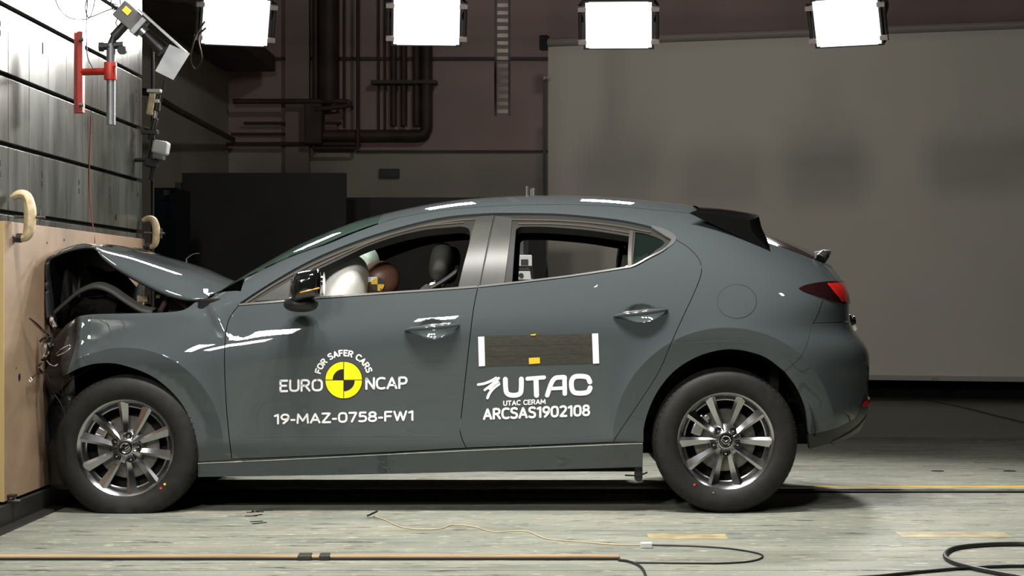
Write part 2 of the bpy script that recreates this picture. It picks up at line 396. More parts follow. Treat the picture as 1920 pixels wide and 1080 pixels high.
b = NB(); abox(b, (BX-.010, (PY0+PY1)/2, (1.275+.105)/2), (.020, PY1-PY0, 1.17)); finish(b, 'face_sheet', ply, wt, smooth=False, bevel=.001)
b = NB(); abox(b, (BX-.014, PY0-.003, (1.275+.105)/2), (.026, .006, 1.17)); finish(b, 'edge_band', ply_edge, wt, smooth=False)
b = NB()
for px, py, r in ((36, 707, .016), (120, 450, .006), (88, 455, .005), (30, 690, .004), (102, 520, .005)):
    Dd = FPX*(-BX)/(VX-px); z = CAMZ-(py-VY)*Dd/FPX; acyl(b, (BX-.001, Dd-CAMD, z), (BX+.002, Dd-CAMD, z), r, seg=12)
finish(b, 'bolt_hole', black_sat, wt)
b = NB(); abox(b, (BS+.024, .2, .05), (.044, 4.6, .085)); abox(b, (BS+.05, .2, .006), (.10, 4.6, .012))
tag(finish(b, 'angle_rail', dark_metal, smooth=False, bevel=.003), 'dark steel angle rail at the foot of the plywood board', 'rail')
# clamps
def clamp(px, py, s, label, flip=1):
    Dd = FPX*(-BX+.02)/(VX-px); c = Vector((BX+.02, Dd-CAMD, CAMZ-(py-VY)*Dd/FPX))
    t = thing('g_clamp', label, 'clamp', tuple(c), 'clamps holding the plywood board')
    b = NB(); pts = [(-.03, 0, .07*s), (-.0, -.0, .085*s), (.03, 0, .075*s), (.045, 0, .03*s), (.047, 0, -.02*s), (.042, 0, -.07*s), (.03, 0, -.095*s), (.005, 0, -.105*s)]
    atube(b, [c+Vector(p) for p in pts], lambda t: (.017+.016*math.sin(PI*t))*s, seg=12, flat=.8); finish(b, 'frame', clampm, t)
    b = NB(); acyl(b, c+Vector((-.02, 0, -.01*s)), c+Vector((.11*s, 0, -.012*s)), .0075, seg=10); acyl(b, c+Vector((.09*s, -.0, -.045*s)), c+Vector((.09*s, 0, .02*s)), .004, seg=8)
    acyl(b, c+Vector((.03, 0, -.011*s)), c+Vector((.055, 0, -.011*s)), .013, seg=6); finish(b, 'screw', steel, t)
    b = NB(); acyl(b, c+Vector((-.01, 0, -.10*s)), c+Vector((.012, 0, -.10*s)), .02*s, seg=12); acyl(b, c+Vector((-.018, -.03, -.105*s)), c+Vector((-.018, .03, -.105*s)), .012, seg=8); finish(b, 'swivel_pad', dark_metal, t)
clamp(18, 402, 1.0, 'cast yellow clamp at the near top corner of the plywood board')
clamp(264, 434, .85, 'cast yellow clamp at the far top corner of the plywood board')
t = thing('hold_down_clamp', 'small steel hold down clamp at the bottom near corner of the plywood', 'clamp', (BX, -.5, .15))
b = NB(); q = W(14, 935, -.42); abox(b, (q.x, -.42, q.z+.012), (.07, .05, .012)); abox(b, (q.x-.005, -.42, q.z-.018), (.06, .04, .012)); abox(b, (q.x-.025, -.42, q.z), (.02, .05, .05)); finish(b, 'bracket', dark_metal, t, smooth=False, bevel=.002)
b = NB(); acyl(b, (q.x, -.42, q.z-.01), (q.x+.055, -.42, q.z-.01), .008, seg=10); acyl(b, (q.x+.02, -.42, q.z-.01), (q.x+.035, -.42, q.z-.01), .014, seg=6); finish(b, 'bolt', steel, t)
# red plumb line on the barrier
b = NB(); Dd = FPX*(-BS)/(VX-166); yy = Dd-CAMD
atube(b, [(BS+.012, yy, 1.86), (BS+.004, yy, 1.5), (BX+.004, yy, 1.2), (BX+.004, yy, 1.13)], .0035, seg=6)
tag(finish(b, 'red_cord', mat('red_cord', (.25, .05, .03), .7)), 'thin reddish cord hanging down the barrier plates onto the plywood', 'cord')

# ---- camera arm on red bracket
RY = .10
t = thing('camera_mount', 'red and silver pipe bracket carrying the high speed camera on the barrier', 'bracket', (BS, RY, 1.7))
p_top, p_bot = W(147, 60, RY+.1), W(147, 212, RY+.1)
b = NB(); abox(b, (p_top.x+.012, RY+.1, (p_top.z+p_bot.z)/2), (.024, .05, p_top.z-p_bot.z)); abox(b, (p_top.x-.006, RY+.12, (p_top.z+p_bot.z)/2), (.036, .012, p_top.z-p_bot.z)); finish(b, 'back_plate', red_paint, t, smooth=False, bevel=.002)
a0, a1 = W(150, 135, RY+.1), W(203, 134, RY)
b = NB(); acyl(b, a0, a1, .016, seg=16); finish(b, 'arm', red_paint, t)
c0, c1 = W(207, 117, RY), W(207, 150, RY)
b = NB(); alathe(b, [(.020, c1.z), (.027, c1.z), (.028, c1.z+.004), (.028, c0.z-.004), (.027, c0.z), (.020, c0.z)], (c0.x, RY, 0), 'z', 28); acyl(b, (c0.x+.02, RY-.02, c0.z-.02), (c0.x+.03, RY-.035, c0.z-.02), .005, seg=6); finish(b, 'sleeve', red_paint, t)
b = NB(); u0, u1 = W(208, 82, RY), W(208, 234, RY); alathe(b, [(.017, u1.z), (.0195, u1.z), (.0195, u0.z), (.0, u0.z)], (u0.x, RY, 0), 'z', 28); finish(b, 'tube', alum, t)
for py in (75, 197):
    b = NB(); q = W(153, py, RY+.08); acyl(b, (q.x-.01, RY+.07, q.z), (q.x+.012, RY+.07, q.z), .009, seg=6); finish(b, 'bolt', steel, t)
t = thing('high_speed_camera', 'high speed camera with flat metal light shield, tilted down on the red bracket', 'camera', tuple(W(240, 55, RY)))
# tilt head
b = NB(); h0, h1 = W(190, 88, RY), W(232, 84, RY); acyl(b, h0, h1, .016, seg=14); acyl(b, W(186, 88, RY), W(196, 88, RY), .021, seg=14); acyl(b, W(228, 94, RY-.02), W(231, 94, RY+.04), .02, seg=14)
acyl(b, W(207, 90, RY), W(215, 66, RY), .02, .015, seg=14); acyl(b, W(213, 70, RY), W(236, 45, RY), .022, seg=14); finish(b, 'tilt_head', black_sat, t)
ax = (W(330, 118, RY)-W(222, 20, RY)).normalized(); Rc = Matrix((ax, Vector((0, 1, 0)), ax.cross(Vector((0, 1, 0))))).transposed()
b = NB(); abox(b, W(243, 32, RY), (.115, .075, .085), Rc); finish(b, 'camera_body', plastic_gray, t, smooth=False, bevel=.004)
b = NB(); abox(b, W(262, 50, RY), (.03, .078, .09), Rc); finish(b, 'front_flange', alum, t, smooth=False, bevel=.004)
b = NB(); acyl(b, W(266, 56, RY), W(273, 63, RY), .026, seg=24); finish(b, 'lens_mount', steel_lt, t)
b = NB(); acyl(b, W(273, 63, RY), W(298, 87, RY), .023, .03, seg=28); acyl(b, W(298, 87, RY), W(306, 95, RY), .032, .032, seg=28); finish(b, 'lens_barrel', black_sat, t)
b = NB(); n_ = Rc@Vector((0, 0, -1)); n_ = -n_ if n_.x < 0 else n_
abox(b, W(238, 20, RY-.038)+Vector((0, -.002, 0)), (.035, .002, .028), Rc); finish(b, 'warning_label', amber_decal, t, smooth=False)
b = NB(); s0, s1 = W(262, 22, RY), W(352, 98, RY); L_ = (s1-s0).length; abox(b, (s0+s1)/2, (L_, .13, .007), Rc); finish(b, 'shield_plate', alum, t, smooth=False)
b = NB(); A_ = [W(318, 83, RY-.065), W(356, 100, RY-.065), W(325, 150, RY-.065), W(291, 133, RY-.065)]
vv = [b.verts.new(p) for p in A_]; b.faces.new(vv); ex = bmesh.ops.extrude_face_region(b, geom=b.faces[:]); bmesh.ops.translate(b, verts=[v for v in ex['geom'] if isinstance(v, bmesh.types.BMVert)], vec=(0, .006, 0)); finish(b, 'shield_front', alum, t, smooth=False)
for pts in ([(222, 10), (205, 4), (190, -8)], [(225, 14), (212, 18), (208, 2), (212, -10)], [(222, 12), (195, 22), (170, 32), (164, 30), (160, 12), (166, -8)], [(228, 20), (218, 40), (221, 50), (230, 52)], [(226, 8), (224, -4), (218, -14)]):
    b = NB(); atube(b, [W(x, y, RY-.03+.01*i) for i, (x, y) in enumerate(pts)], .0028, seg=6); finish(b, 'cable', cable_m, t)
for nm, pts, m_ in (('black hanging cable with a drooping loop in front of the upper barrier plates', [(98, -20), (110, 14), (128, 32), (150, 36), (170, 30), (182, -20)], cable_m), ('black cable hanging from the top and curling behind the red bracket', [(166, -30), (163, 20), (162, 60), (164, 105), (174, 128)], cable_m)):
    b = NB(); atube(b, [W(x, y, .32) for x, y in pts], .0025, seg=6); tag(finish(b, 'hanging_cable', m_), nm, 'cable')
# coil of cable by the first lamp
b = NB(); atube(b, [W(384, 40, LY-.1), W(366, 70, LY-.1), W(357, 110, LY-.1), W(366, 130, LY-.1), W(378, 110, LY-.1), W(372, 70, LY-.1), W(386, 52, LY-.1)], .006, seg=8); tag(finish(b, 'lamp_cable', pipe_dark), 'dark looped cable hanging left of the leftmost floodlight', 'cable')

# small cameras on the barrier's far edge
EY = 2.25
t = thing('edge_camera', 'small pale camera on a post at the barrier edge, upper one', 'camera', tuple(W(287, 190, EY)))
b = NB(); abox(b, W(285, 196, EY), (.035, .08, .12), Euler((0, .15, 0)).to_matrix()); finish(b, 'body', clampm, t, bevel=.006, smooth=False)
b = NB(); abox(b, W(290, 171, EY), (.075, .08, .018)); abox(b, W(293, 190, EY), (.04, .06, .02)); finish(b, 'cover', cam_white, t, bevel=.004, smooth=False)
b = NB(); acyl(b, W(296, 178, EY), W(294, 208, EY), .020, seg=14); acyl(b, W(308, 150, EY), W(303, 190, EY), .004, seg=6); finish(b, 'lens', black_sat, t)
b = NB(); acyl(b, W(292, 210, EY), W(286, 242, EY), .012, seg=12); finish(b, 'post', steel_lt, t)
b = NB(); acyl(b, W(292, 222, EY), W(282, 262, EY), .018, seg=12); abox(b, W(281, 248, EY), (.09, .06, .022)); acyl(b, W(270, 240, EY), W(292, 246, EY), .008, seg=8); acyl(b, W(284, 258, EY-.03), W(290, 258, EY-.03), .014, seg=8); finish(b, 'joint', dark_metal, t, bevel=.002)
t = thing('edge_camera', 'small white boxed camera on a post at the barrier edge, lower one', 'camera', tuple(W(297, 285, EY)))
R_ = Euler((0, .18, 0)).to_matrix()
b = NB(); abox(b, W(302, 277, EY), (.085, .10, .075), R_); finish(b, 'housing', cam_white, t, bevel=.014)
b = NB(); abox(b, W(298, 294, EY), (.06, .08, .03), R_); acyl(b, W(286, 295, EY-.05), W(290, 296, EY-.05), .008, seg=8); finish(b, 'bracket', alum, t, bevel=.004)
b = NB(); acyl(b, W(288, 270, EY), W(280, 314, EY), .022, seg=14); abox(b, W(284, 305, EY), (.07, .06, .045), R_); finish(b, 'joint', black_sat, t, bevel=.004)
b = NB(); acyl(b, W(290, 305, EY), W(283, 338, EY), .02, .013, seg=14); finish(b, 'post', dark_metal, t)
b = NB(); acyl(b, W(284, 300, EY), (BS-.01, EY, W(284, 300, EY).z), .012, seg=10); finish(b, 'wall_arm', dark_metal, t)

# ---- things behind the barrier, at the back left
CY = 4.2
t = thing('equipment_cabinet', 'dark blue equipment rack standing just behind the barrier edge', 'cabinet', (W(310, 0, CY).x, CY+.25, 0))
q0, q1 = W(286, 352, CY), W(331, 352, CY)
b = NB(); abox(b, ((q0.x+q1.x)/2, CY+.25, q0.z/2), (q1.x-q0.x, .5, q0.z)); finish(b, 'carcass', bluecab, t, bevel=.006, smooth=False)
b = NB(); abox(b, ((q0.x+q1.x)/2, CY-.004, q0.z*.80), ((q1.x-q0.x)*.86, .012, q0.z*.30)); finish(b, 'door', bluecab, t, bevel=.004, smooth=False)
b = NB(); abox(b, ((q0.x+q1.x)/2, CY-.004, q0.z*.45), ((q1.x-q0.x)*.86, .012, q0.z*.36)); finish(b, 'door', bluecab, t, bevel=.004, smooth=False)
b = NB(); abox(b, W(313, 361, CY-.012), (.042, .01, .036)); finish(b, 'name_plate', plastic_gray, t, smooth=False)
b = NB(); acyl(b, W(322, 366, CY-.01), W(322, 372, CY-.02), .008, seg=8); finish(b, 'handle', steel, t)
t = thing('vertical_pole', 'thin dark green pole standing against the far edge of the barrier', 'pole', (W(286, 0, 2.58).x, 2.62, 0))
b = NB(); acyl(b, (W(286, 0, 2.62).x, 2.62, 0), (W(286, 0, 2.62).x, 2.62, 2.4), .010, seg=10); finish(b, 'shaft', dark_metal, t)
b = NB(); acyl(b, (W(286, 0, 2.62).x, 2.62, 0), (W(286, 0, 2.62).x, 2.62, .02), .05, seg=16); finish(b, 'foot', dark_metal, t)
def board(name, label, x0p, x1p, yp, Y, post=False):
    a = W(x0p, yp, Y); c = W(x1p, yp, Y); t = thing(name, label, 'partition board', ((a.x+c.x)/2, Y+.03, 0))
    b = NB(); abox(b, ((a.x+c.x)/2, Y+.025, a.z/2+.03), (c.x-a.x, .04, a.z-.06)); finish(b, 'panel', board_black, t, smooth=False, bevel=.003)
    for xx in (a.x+.15, c.x-.15):
        b = NB(); abox(b, (xx, Y+.03, .02), (.05, .5, .04)); finish(b, 'foot', black_sat, t, smooth=False)
    if post:
        b = NB(); p = W(334, yp+18, Y); abox(b, (p.x, Y+.02, p.z/2), (.048, .06, p.z)); finish(b, 'edge_post', plastic_gray, t, smooth=False)
board('partition_board', 'tall matte black partition board behind the bonnet, with a grey edge post', 341, 649, 324, 6.3, True)
board('partition_board', 'lower matte black partition board behind the windscreen, right of the taller one', 640, 1024, 370, 7.4)
# a small bright clip on the tall board
# pipes on the rear wall
def pipe(name, label, pts, r, Y=BWY-.12, m=pipe_dark, cat='pipe', group='dark pipes on the rear wall'):
    b = NB(); P = [W(*p, Y) if len(p) == 2 else W(*p) for p in pts]
    Q = [P[0]]
    for i in range(1, len(P)-1):       # rounded elbows
        a = (P[i-1]-P[i]).normalized(); c = (P[i+1]-P[i]).normalized(); k = max(r*1.6, .03)
        for s in range(5):
            u = s/4; Q.append((P[i]+a*k)*(1-u)**2+P[i]*2*u*(1-u)+(P[i]+c*k)*u*u)
    Q.append(P[-1]); atube(b, Q, r, seg=12, smooth=0)
    return tag(finish(b, name, m), label, cat, group)
TOP = -60
pipe('drain_pipe', 'thick dark pipe running along the wall and turning up, rightmost of the big pipes', [(590, 254), (800, 254), (800, TOP)], .058)
pipe('drain_pipe', 'dark vertical pipe directly left of the thickest elbowed pipe', [(781, 236), (781, TOP)], .038, BWY-.10)
pipe('drain_pipe', 'dark vertical pipe under the second floodlight, leftmost of three thick risers', [(757, 236), (757, TOP)], .034, BWY-.10)
pipe('drain_pipe', 'dark vertical pipe just left of the second floodlight centre', [(738, 236), (738, TOP)], .034, BWY-.10)
pipe('conduit', 'thin dark conduit left of the three thick risers', [(722, 246), (722, TOP)], .012, BWY-.05)
pipe('conduit', 'thin dark conduit second to the left of the three thick risers', [(710, 246), (710, TOP)], .012, BWY-.05)
pipe('conduit', 'long dark conduit dropping from the ceiling and turning left at its foot', [(671, TOP), (671, 278), (588, 278), (588, 258)], .018, BWY-.22)
pipe('conduit', 'slim dark conduit left of the long dropping conduit', [(645, 240), (645, TOP)], .014, BWY-.22)
pipe('cable_duct', 'broad dark vertical duct left of the conduits', [(616, 190), (616, TOP)], .10, BWY-.25)
pipe('cable_duct', 'dark vertical duct beside the broad duct on its left', [(592, 190), (592, TOP)], .035, BWY-.2)
pipe('drain_pipe', 'dark pipe running level then dipping below the broad duct', [(437, 190), (655, 190), (655, 198), (590, 205)], .026, BWY-.3)
pipe('conduit', 'level thin dark pipe with a bright end under the broad duct', [(457, 231), (640, 231)], .014, BWY-.1)
pipe('conduit', 'level dark conduit along the left part of the rear wall', [(433, 251), (585, 251)], .012, BWY-.06)
pipe('conduit', 'dark conduit running level and turning down at the left corner', [(671, 270), (408, 270), (408, 560)], .020, BWY-.14)
pipe('drain_pipe', 'dark pipe coming forward along the left side wall', [(200, 172, 5.0), (275, 172, 5.0), (330, 205, 6.6), (437, 262, BWY-.3)], .026)
b = NB(); q = W(758, 155, BWY-.1); abox(b, q, (.66, .2, .035)); tag(finish(b, 'pipe_bracket', pipe_dark, smooth=False), 'dark bracket bar across the vertical pipes', 'bracket')
b = NB(); q = W(590, 232, BWY-.16); abox(b, q, (.17, .3, .42)); tag(finish(b, 'junction_box', pipe_dark, smooth=False, bevel=.01), 'dark junction box where the level pipes meet', 'box')
# sloped soffit upper left
b = NB(); P = [W(290, 100, 6.5), W(470, 195, BWY-.02), W(640, 195, BWY-.02), W(640, 150, BWY-.02), W(480, 150, BWY-.02), W(330, 40, 6.5)]
abox(b, (-2.98, 8.6, 3.25), (.5, 4.7, .16)); tag(finish(b, 'air_duct', pipe_dark, smooth=False, bevel=.01), 'dark ventilation duct running along the side wall below the ceiling', 'duct')
# exit sign
q = W(730, 325, BWY-.03); t = thing('exit_sign', 'small unlit green sign in a dark frame on the rear wall', 'sign', tuple(q))
b = NB(); abox(b, q, (.205, .03, .092)); finish(b, 'frame', black_sat, t, smooth=False)
b = NB(); abox(b, q+Vector((0, -.017, 0)), (.165, .006, .062)); finish(b, 'face', greensign, t, smooth=False)
b = NB(); abox(b, q+Vector((-.075, -.021, 0)), (.012, .003, .06)); abox(b, q+Vector((.075, -.021, 0)), (.012, .003, .06)); finish(b, 'edge_strip', plastic_gray, t, smooth=False)
# hanging cable ladder
LYY = 5.5; t = thing('cable_ladder', 'dark perforated cable ladder hanging from the ceiling between the middle floodlights', 'cable ladder', tuple(W(941, 0, LYY)))
zb_, zt_ = W(0, 216, LYY).z, 4.0
b = NB()
for px in (929, 955): q = W(px, 0, LYY); abox(b, (q.x, LYY, (zb_+zt_)/2), (.016, .05, zt_-zb_))
finish(b, 'side_rail', dark_metal, t, smooth=False)
b = NB(); z = zb_+.03
while z < zt_: abox(b, (W(942, 0, LYY).x, LYY+.015, z), (.10, .006, .026)); z += .0545
rung_m = mat('ladder_rung', (.75, .66, .62), .5)
finish(b, 'rungs', rung_m, t, smooth=False)
# ---- projection screen, right
S0 = W(1028, 547, 10.3); S1 = Vector(((1990-VX)*17.6/FPX, 17.6-CAMD, 0)); dirS = Vector((S1.x-S0.x, S1.y-S0.y, 0)); dirS.normalize(); nS = Vector((dirS.y, -dirS.x, 0))
SL = 5.35; zt0 = W(0, 86, 10.3).z; 
t = thing('projection_screen', 'large plain grey screen hanging behind the rear of the car', 'screen', (S0.x+dirS.x*SL/2, S0.y+dirS.y*SL/2, 0))
screen_m = vary(mat('screen_cloth', (.76, .72, .63), .75), .05, .7)
Rs = Matrix((dirS, -nS, Vector((0, 0, 1)))).transposed(); mid = S0+dirS*SL/2
b = NB(); abox(b, (mid.x, mid.y, (zt0+.20)/2), (SL, .012, zt0-.20), Rs); finish(b, 'cloth', screen_m, t, smooth=False)
b = NB(); acyl(b, Vector((S0.x, S0.y, zt0+.03))-nS*0, Vector((S0.x, S0.y, zt0+.03))+dirS*SL, .042, seg=16); finish(b, 'roller_tube', mat('roller_tube', (.42, .36, .32), .5), t)
b = NB(); abox(b, (mid.x, mid.y, .195), (SL, .04, .045), Rs); finish(b, 'bottom_bar', mat('screen_bar', (.40, .39, .35), .5), t, smooth=False)
b = NB(); abox(b, Vector((S0.x, S0.y, zt0+.03))-dirS*.04, (.07, .1, .14), Rs); finish(b, 'end_bracket', dark_metal, t, smooth=False)
t = thing('screen_post', 'dark post standing at the left edge of the grey screen', 'post', (S0.x-.03, S0.y-.05, 0))
b = NB(); abox(b, (S0.x-.035, S0.y-.06, 1.5), (.032, .05, 3.0)); finish(b, 'shaft', black_sat, t, smooth=False)
b = NB(); q = W(1024, 147, S0.y-.1); abox(b, q, (.05, .05, .03)); acyl(b, q+Vector((0, -.03, 0)), q+Vector((0, -.06, 0)), .012, seg=8); finish(b, 'clip', steel, t, smooth=False)
b = NB(); abox(b, (S0.x-.035, S0.y-.06, .01), (.3, .3, .02)); finish(b, 'foot', black_sat, t, smooth=False)
b = NB(); abox(b, (mid.x+.2, mid.y+.45, .15), (SL+1.2, .03, .30), Rs); struct(finish(b, 'baseboard_back', black_mat, smooth=False), 'black skirting behind the screen')
b = NB(); q = W(1752, 702, 9.0); abox(b, (q.x, 8.95, .20), (.05, .06, .02)); tag(finish(b, 'screen_tab', mat('tab', (.4, .34, .25), .5), smooth=False), 'small pale tab under the bottom bar of the grey screen', 'tab')
# equipment beyond the car seen through the rear window
q = W(1012, 440, 5.0)

# ---- floor fittings
t = thing('guide_rail', 'floor guide rail with yellow and black lines running behind the rear wheel', 'rail', (2, 1.2, 0))
b = NB(); abox(b, (2.10, 1.175, .003), (8.5, .06, .006)); finish(b, 'yellow_strip', vary(mat('yellow_line', (.62, .42, .06), .5), .35, 4, (1, 3, 1)), t, smooth=False)
b = NB(); abox(b, (2.10, 1.075, .004), (8.5, .07, .008)); finish(b, 'steel_strip', vary(mat('rail_steel', (.42, .40, .33), .4, .3), .4, 6, (1, 4, 1)), t, smooth=False)
b = NB(); abox(b, (2.10, .94, .003), (8.5, .055, .006)); finish(b, 'dark_slot', black_mat, t, smooth=False)
Yt = -1.47; xe_ = W(1162, 1052, Yt).x
t = thing('cable_cover', 'long tan wooden strip covering a cable on the near floor', 'strip', (0, Yt, 0))
b = NB(); abox(b, ((xe_-2.6)/2-.05, Yt, .008), (xe_+2.7, .050, .016)); finish(b, 'strip', vary(mat('tan_strip', (.36, .26, .15), .55), .25, 5, (.6, 4, 1)), t, smooth=False, bevel=.004)
b = NB(); abox(b, ((xe_-2.6)/2-.05, Yt-.029, .004), (xe_+2.7, .010, .008)); finish(b, 'edge_shadow_gap', black_sat, t, smooth=False)
for x0, x1, k in ((559, 585, 'larger'), (599, 619, 'smaller')):
    b = NB(); a = W(x0, 1050, Yt).x; c = W(x1, 1050, Yt).x; abox(b, ((a+c)/2, Yt, .0095), (c-a, .085, .019), Euler((0, 0, .06)).to_matrix())
    tag(finish(b, 'tape_piece', tape_dark, smooth=False, bevel=.004), 'piece of dark tape over the tan strip, the %s of the two' % k, 'tape', 'tape pieces')
def floorpt(px, py, h=.006): D = FPX*(CAMZ-h)/(py-VY); return Vector(((px-VX)*D/FPX, D-CAMD, h))
def fcable(name, label, pts, r, m):
    b = NB(); atube(b, [floorpt(x, y, r) for x, y in pts], r, seg=8); return tag(finish(b, name, m), label, 'cable')
fcable('floor_wire', 'thin tan wire straggling across the floor below the rear door', [(700, 968), (720, 974), (760, 990), (820, 992), (850, 984), (890, 988), (925, 997), (985, 996), (1025, 1010), (1090, 1016), (1150, 1021), (1205, 1022)], .0028, cable_y)
b = NB(); p = floorpt(1212, 1022, .012); abox(b, p, (.045, .025, .022)); tag(finish(b, 'wire_connector', cam_white, bevel=.004, smooth=False), 'small pale connector joining the tan wire to a dark wire', 'connector')
fcable('floor_wire', 'thin dark wire making a long narrow loop on the floor below the rear wheel', [(1218, 1022), (1300, 1024), (1370, 1029), (1418, 1037), (1430, 1044), (1410, 1052), (1360, 1056), (1280, 1056), (1190, 1055)], .0035, cable_m)
fcable('floor_cable', 'short black cable curving from the end of the tan strip out of view', [(1160, 1050), (1180, 1053), (1200, 1062), (1210, 1078), (1214, 1110), (1230, 1300)], .005, cable_m)
fcable('floor_cable', 'thick black cable looping on the floor in the near right corner', [(2500, 1030), (2200, 1024), (1960, 1021), (1900, 1020), (1840, 1022), (1790, 1028), (1772, 1040), (1785, 1053), (1830, 1066), (1880, 1076), (1950, 1092), (2100, 1150), (2200, 1300)], .009, cable_m)
fcable('floor_cable', 'black cable lying almost straight under the looped cable, near right corner', [(2500, 1056), (1960, 1061), (1880, 1062), (1800, 1066), (1720, 1073), (1650, 1080), (1560, 1090), (1400, 1140), (1250, 1300)], .006, cable_m)
b = NB(); a = floorpt(688, 969, .004); c = floorpt(708, 957, .03); abox(b, (a+c)/2, (.05, .012, .006), Euler((0, -.4, .3)).to_matrix()); tag(finish(b, 'broken_clip', black_sat, smooth=False), 'tiny broken dark clip on the floor at the end of the tan wire', 'debris')
tan_mark = vary(mat('old_tape', (.33, .27, .145), .6), .3, 9)
for k, (x0, x1, yy_, lab) in enumerate(((1215, 1362, 1003, 'worn tan tape mark on the floor below the rear wheel'), (1685, 1890, 1000, 'worn tan tape mark on the floor near the right edge'))):
    a = floorpt(x0, yy_); c = floorpt(x1, yy_); b = NB(); abox(b, ((a.x+c.x)/2, a.y, .0006), (c.x-a.x, .16, .0012)); tag(finish(b, 'tape_mark', tan_mark, smooth=False), lab, 'tape mark')
b = NB()
for i in range(7): p = floorpt(470+random.random()*26, 956+random.random()*26, .002); abox(b, p, (.05+.04*random.random(), .01, .002), Euler((0, 0, random.random()*2)).to_matrix())
tag(finish(b, 'tyre_mark', black_mat, smooth=False), 'black scuff marks on the floor right of the front wheel', 'mark')
for px, lab in ((1758, 'small dark floor hole behind the car, the left one of two'), (1893, 'small dark floor hole near the right edge, the right one of two')):
    p = floorpt(px, 883, .001); b = NB(); acyl(b, p-Vector((0, 0, .001)), p+Vector((0, 0, .001)), .035, seg=20); tag(finish(b, 'floor_socket', black_sat), lab, 'floor socket')
for pts in ([(1690, 740), (1800, 762), (1960, 800), (2300, 860)], ):
    b = NB(); atube(b, [floorpt(x, y, .004) for x, y in pts], .006, seg=6); tag(finish(b, 'hall_cable', plastic_gray), 'pale cord lying diagonally on the dark floor by the screen', 'cord')

# ================================================================== CAR
def cubic(xs, ys, n=3000):
    """natural cubic spline tabulated; returns a fast interpolator with linear ends"""
    xs = np.array(xs, float); ys = np.array(ys, float); N = len(xs); h = np.diff(xs)
    A = np.eye(N); r = np.zeros(N)
    for i in range(1, N-1):
        A[i, i-1] = h[i-1]; A[i, i] = 2*(h[i-1]+h[i]); A[i, i+1] = h[i]; r[i] = 6*((ys[i+1]-ys[i])/h[i]-(ys[i]-ys[i-1])/h[i-1])
    M = np.linalg.solve(A, r); t = np.linspace(xs[0], xs[-1], n); k = np.clip(np.searchsorted(xs, t)-1, 0, N-2)
    a = xs[k+1]-t; c = t-xs[k]; hh = h[k]
    v = (M[k]*a**3+M[k+1]*c**3)/(6*hh)+(ys[k]/hh-M[k]*hh/6)*a+(ys[k+1]/hh-M[k+1]*hh/6)*c
    s0 = (v[1]-v[0])/(t[1]-t[0]); s1 = (v[-1]-v[-2])/(t[-1]-t[-2])
    def f(q):
        q = np.asarray(q, float); o = np.interp(q, t, v)
        return o+np.where(q < t[0], (q-t[0])*s0, 0)+np.where(q > t[-1], (q-t[-1])*s1, 0)
    return f
YC = .90; ZS = .84
def pz(py, D): return CAMZ-(py-VY)*D/FPX
def pxx(px, D): return (px-VX)*D/FPX
_sil = [(430, 548), (470, 519), (520, 487), (570, 458), (620, 435), (670, 415), (715, 402), (760, 391), (810, 381), (860, 374), (920, 369), (1000, 365.5), (1080, 366), (1160, 370), (1230, 377), (1300, 386),
        (1360, 404), (1432, 433), (1500, 461), (1555, 483), (1600, 500), (1645, 517)]
_zt = cubic([pxx(a, 9.5) for a, b_ in _sil], [pz(b_, 9.5) for a, b_ in _sil])
ZTMIN = 1.0
def zt(x): return np.maximum(_zt(x), .975)
_tail = [(300, 1395), (350, 1450), (400, 1500), (440, 1535), (487, 1572), (515, 1592), (540, 1604), (570, 1608), (595, 1608), (620, 1616), (640, 1633), (660, 1644), (705, 1645), (745, 1645), (768, 1645), (790, 1638), (820, 1622), (860, 1600), (900, 1580)]
_xe = cubic([pz(p[0], 9.15) for p in _tail][::-1], [pxx(p[1], 9.15) for p in _tail][::-1])
def xe(z): return _xe(z)
DR = .62; NR = 2.6; LR = DR*PI/2
def x0(z): return xe(z)-DR
XF = -2.075; DF = .20; NF = 2.0; LF = DF*PI/2      # front corner
_gl = cubic([.14, .20, .26, .30, .36, .45, .55, .65, .75, .82, .87, 1.0], [.10, .085, .062, .050, .044, .038, .029, .019, .008, .0015, 0, 0])
RW, FW = (.781, .320), (-1.876, .300)
_rz = cubic([-2.4, -2.0, -1.6, -1.2, -.8, -.35, .1, .6, 1.2, 1.8], [.622, .660, .700, .748, .797, .848, .868, .868, .862, .86])
_ra = cubic([-2.4, -1.7, -1.0, -.4, .1, .7, 1.8], [.085, .083, .068, .048, .036, .028, .026])
_rk = cubic([-2.4, -1.7, -1.0, -.4, .1, .7, 1.8], [.46, .46, .44, .39, .32, .24, .22])
def ridge_z(x): return _rz(x)
def smooth(a, b_, v):
    t = np.clip((v-a)/(b_-a), 0, 1); return t*t*(3-2*t)
DIMPLES = []
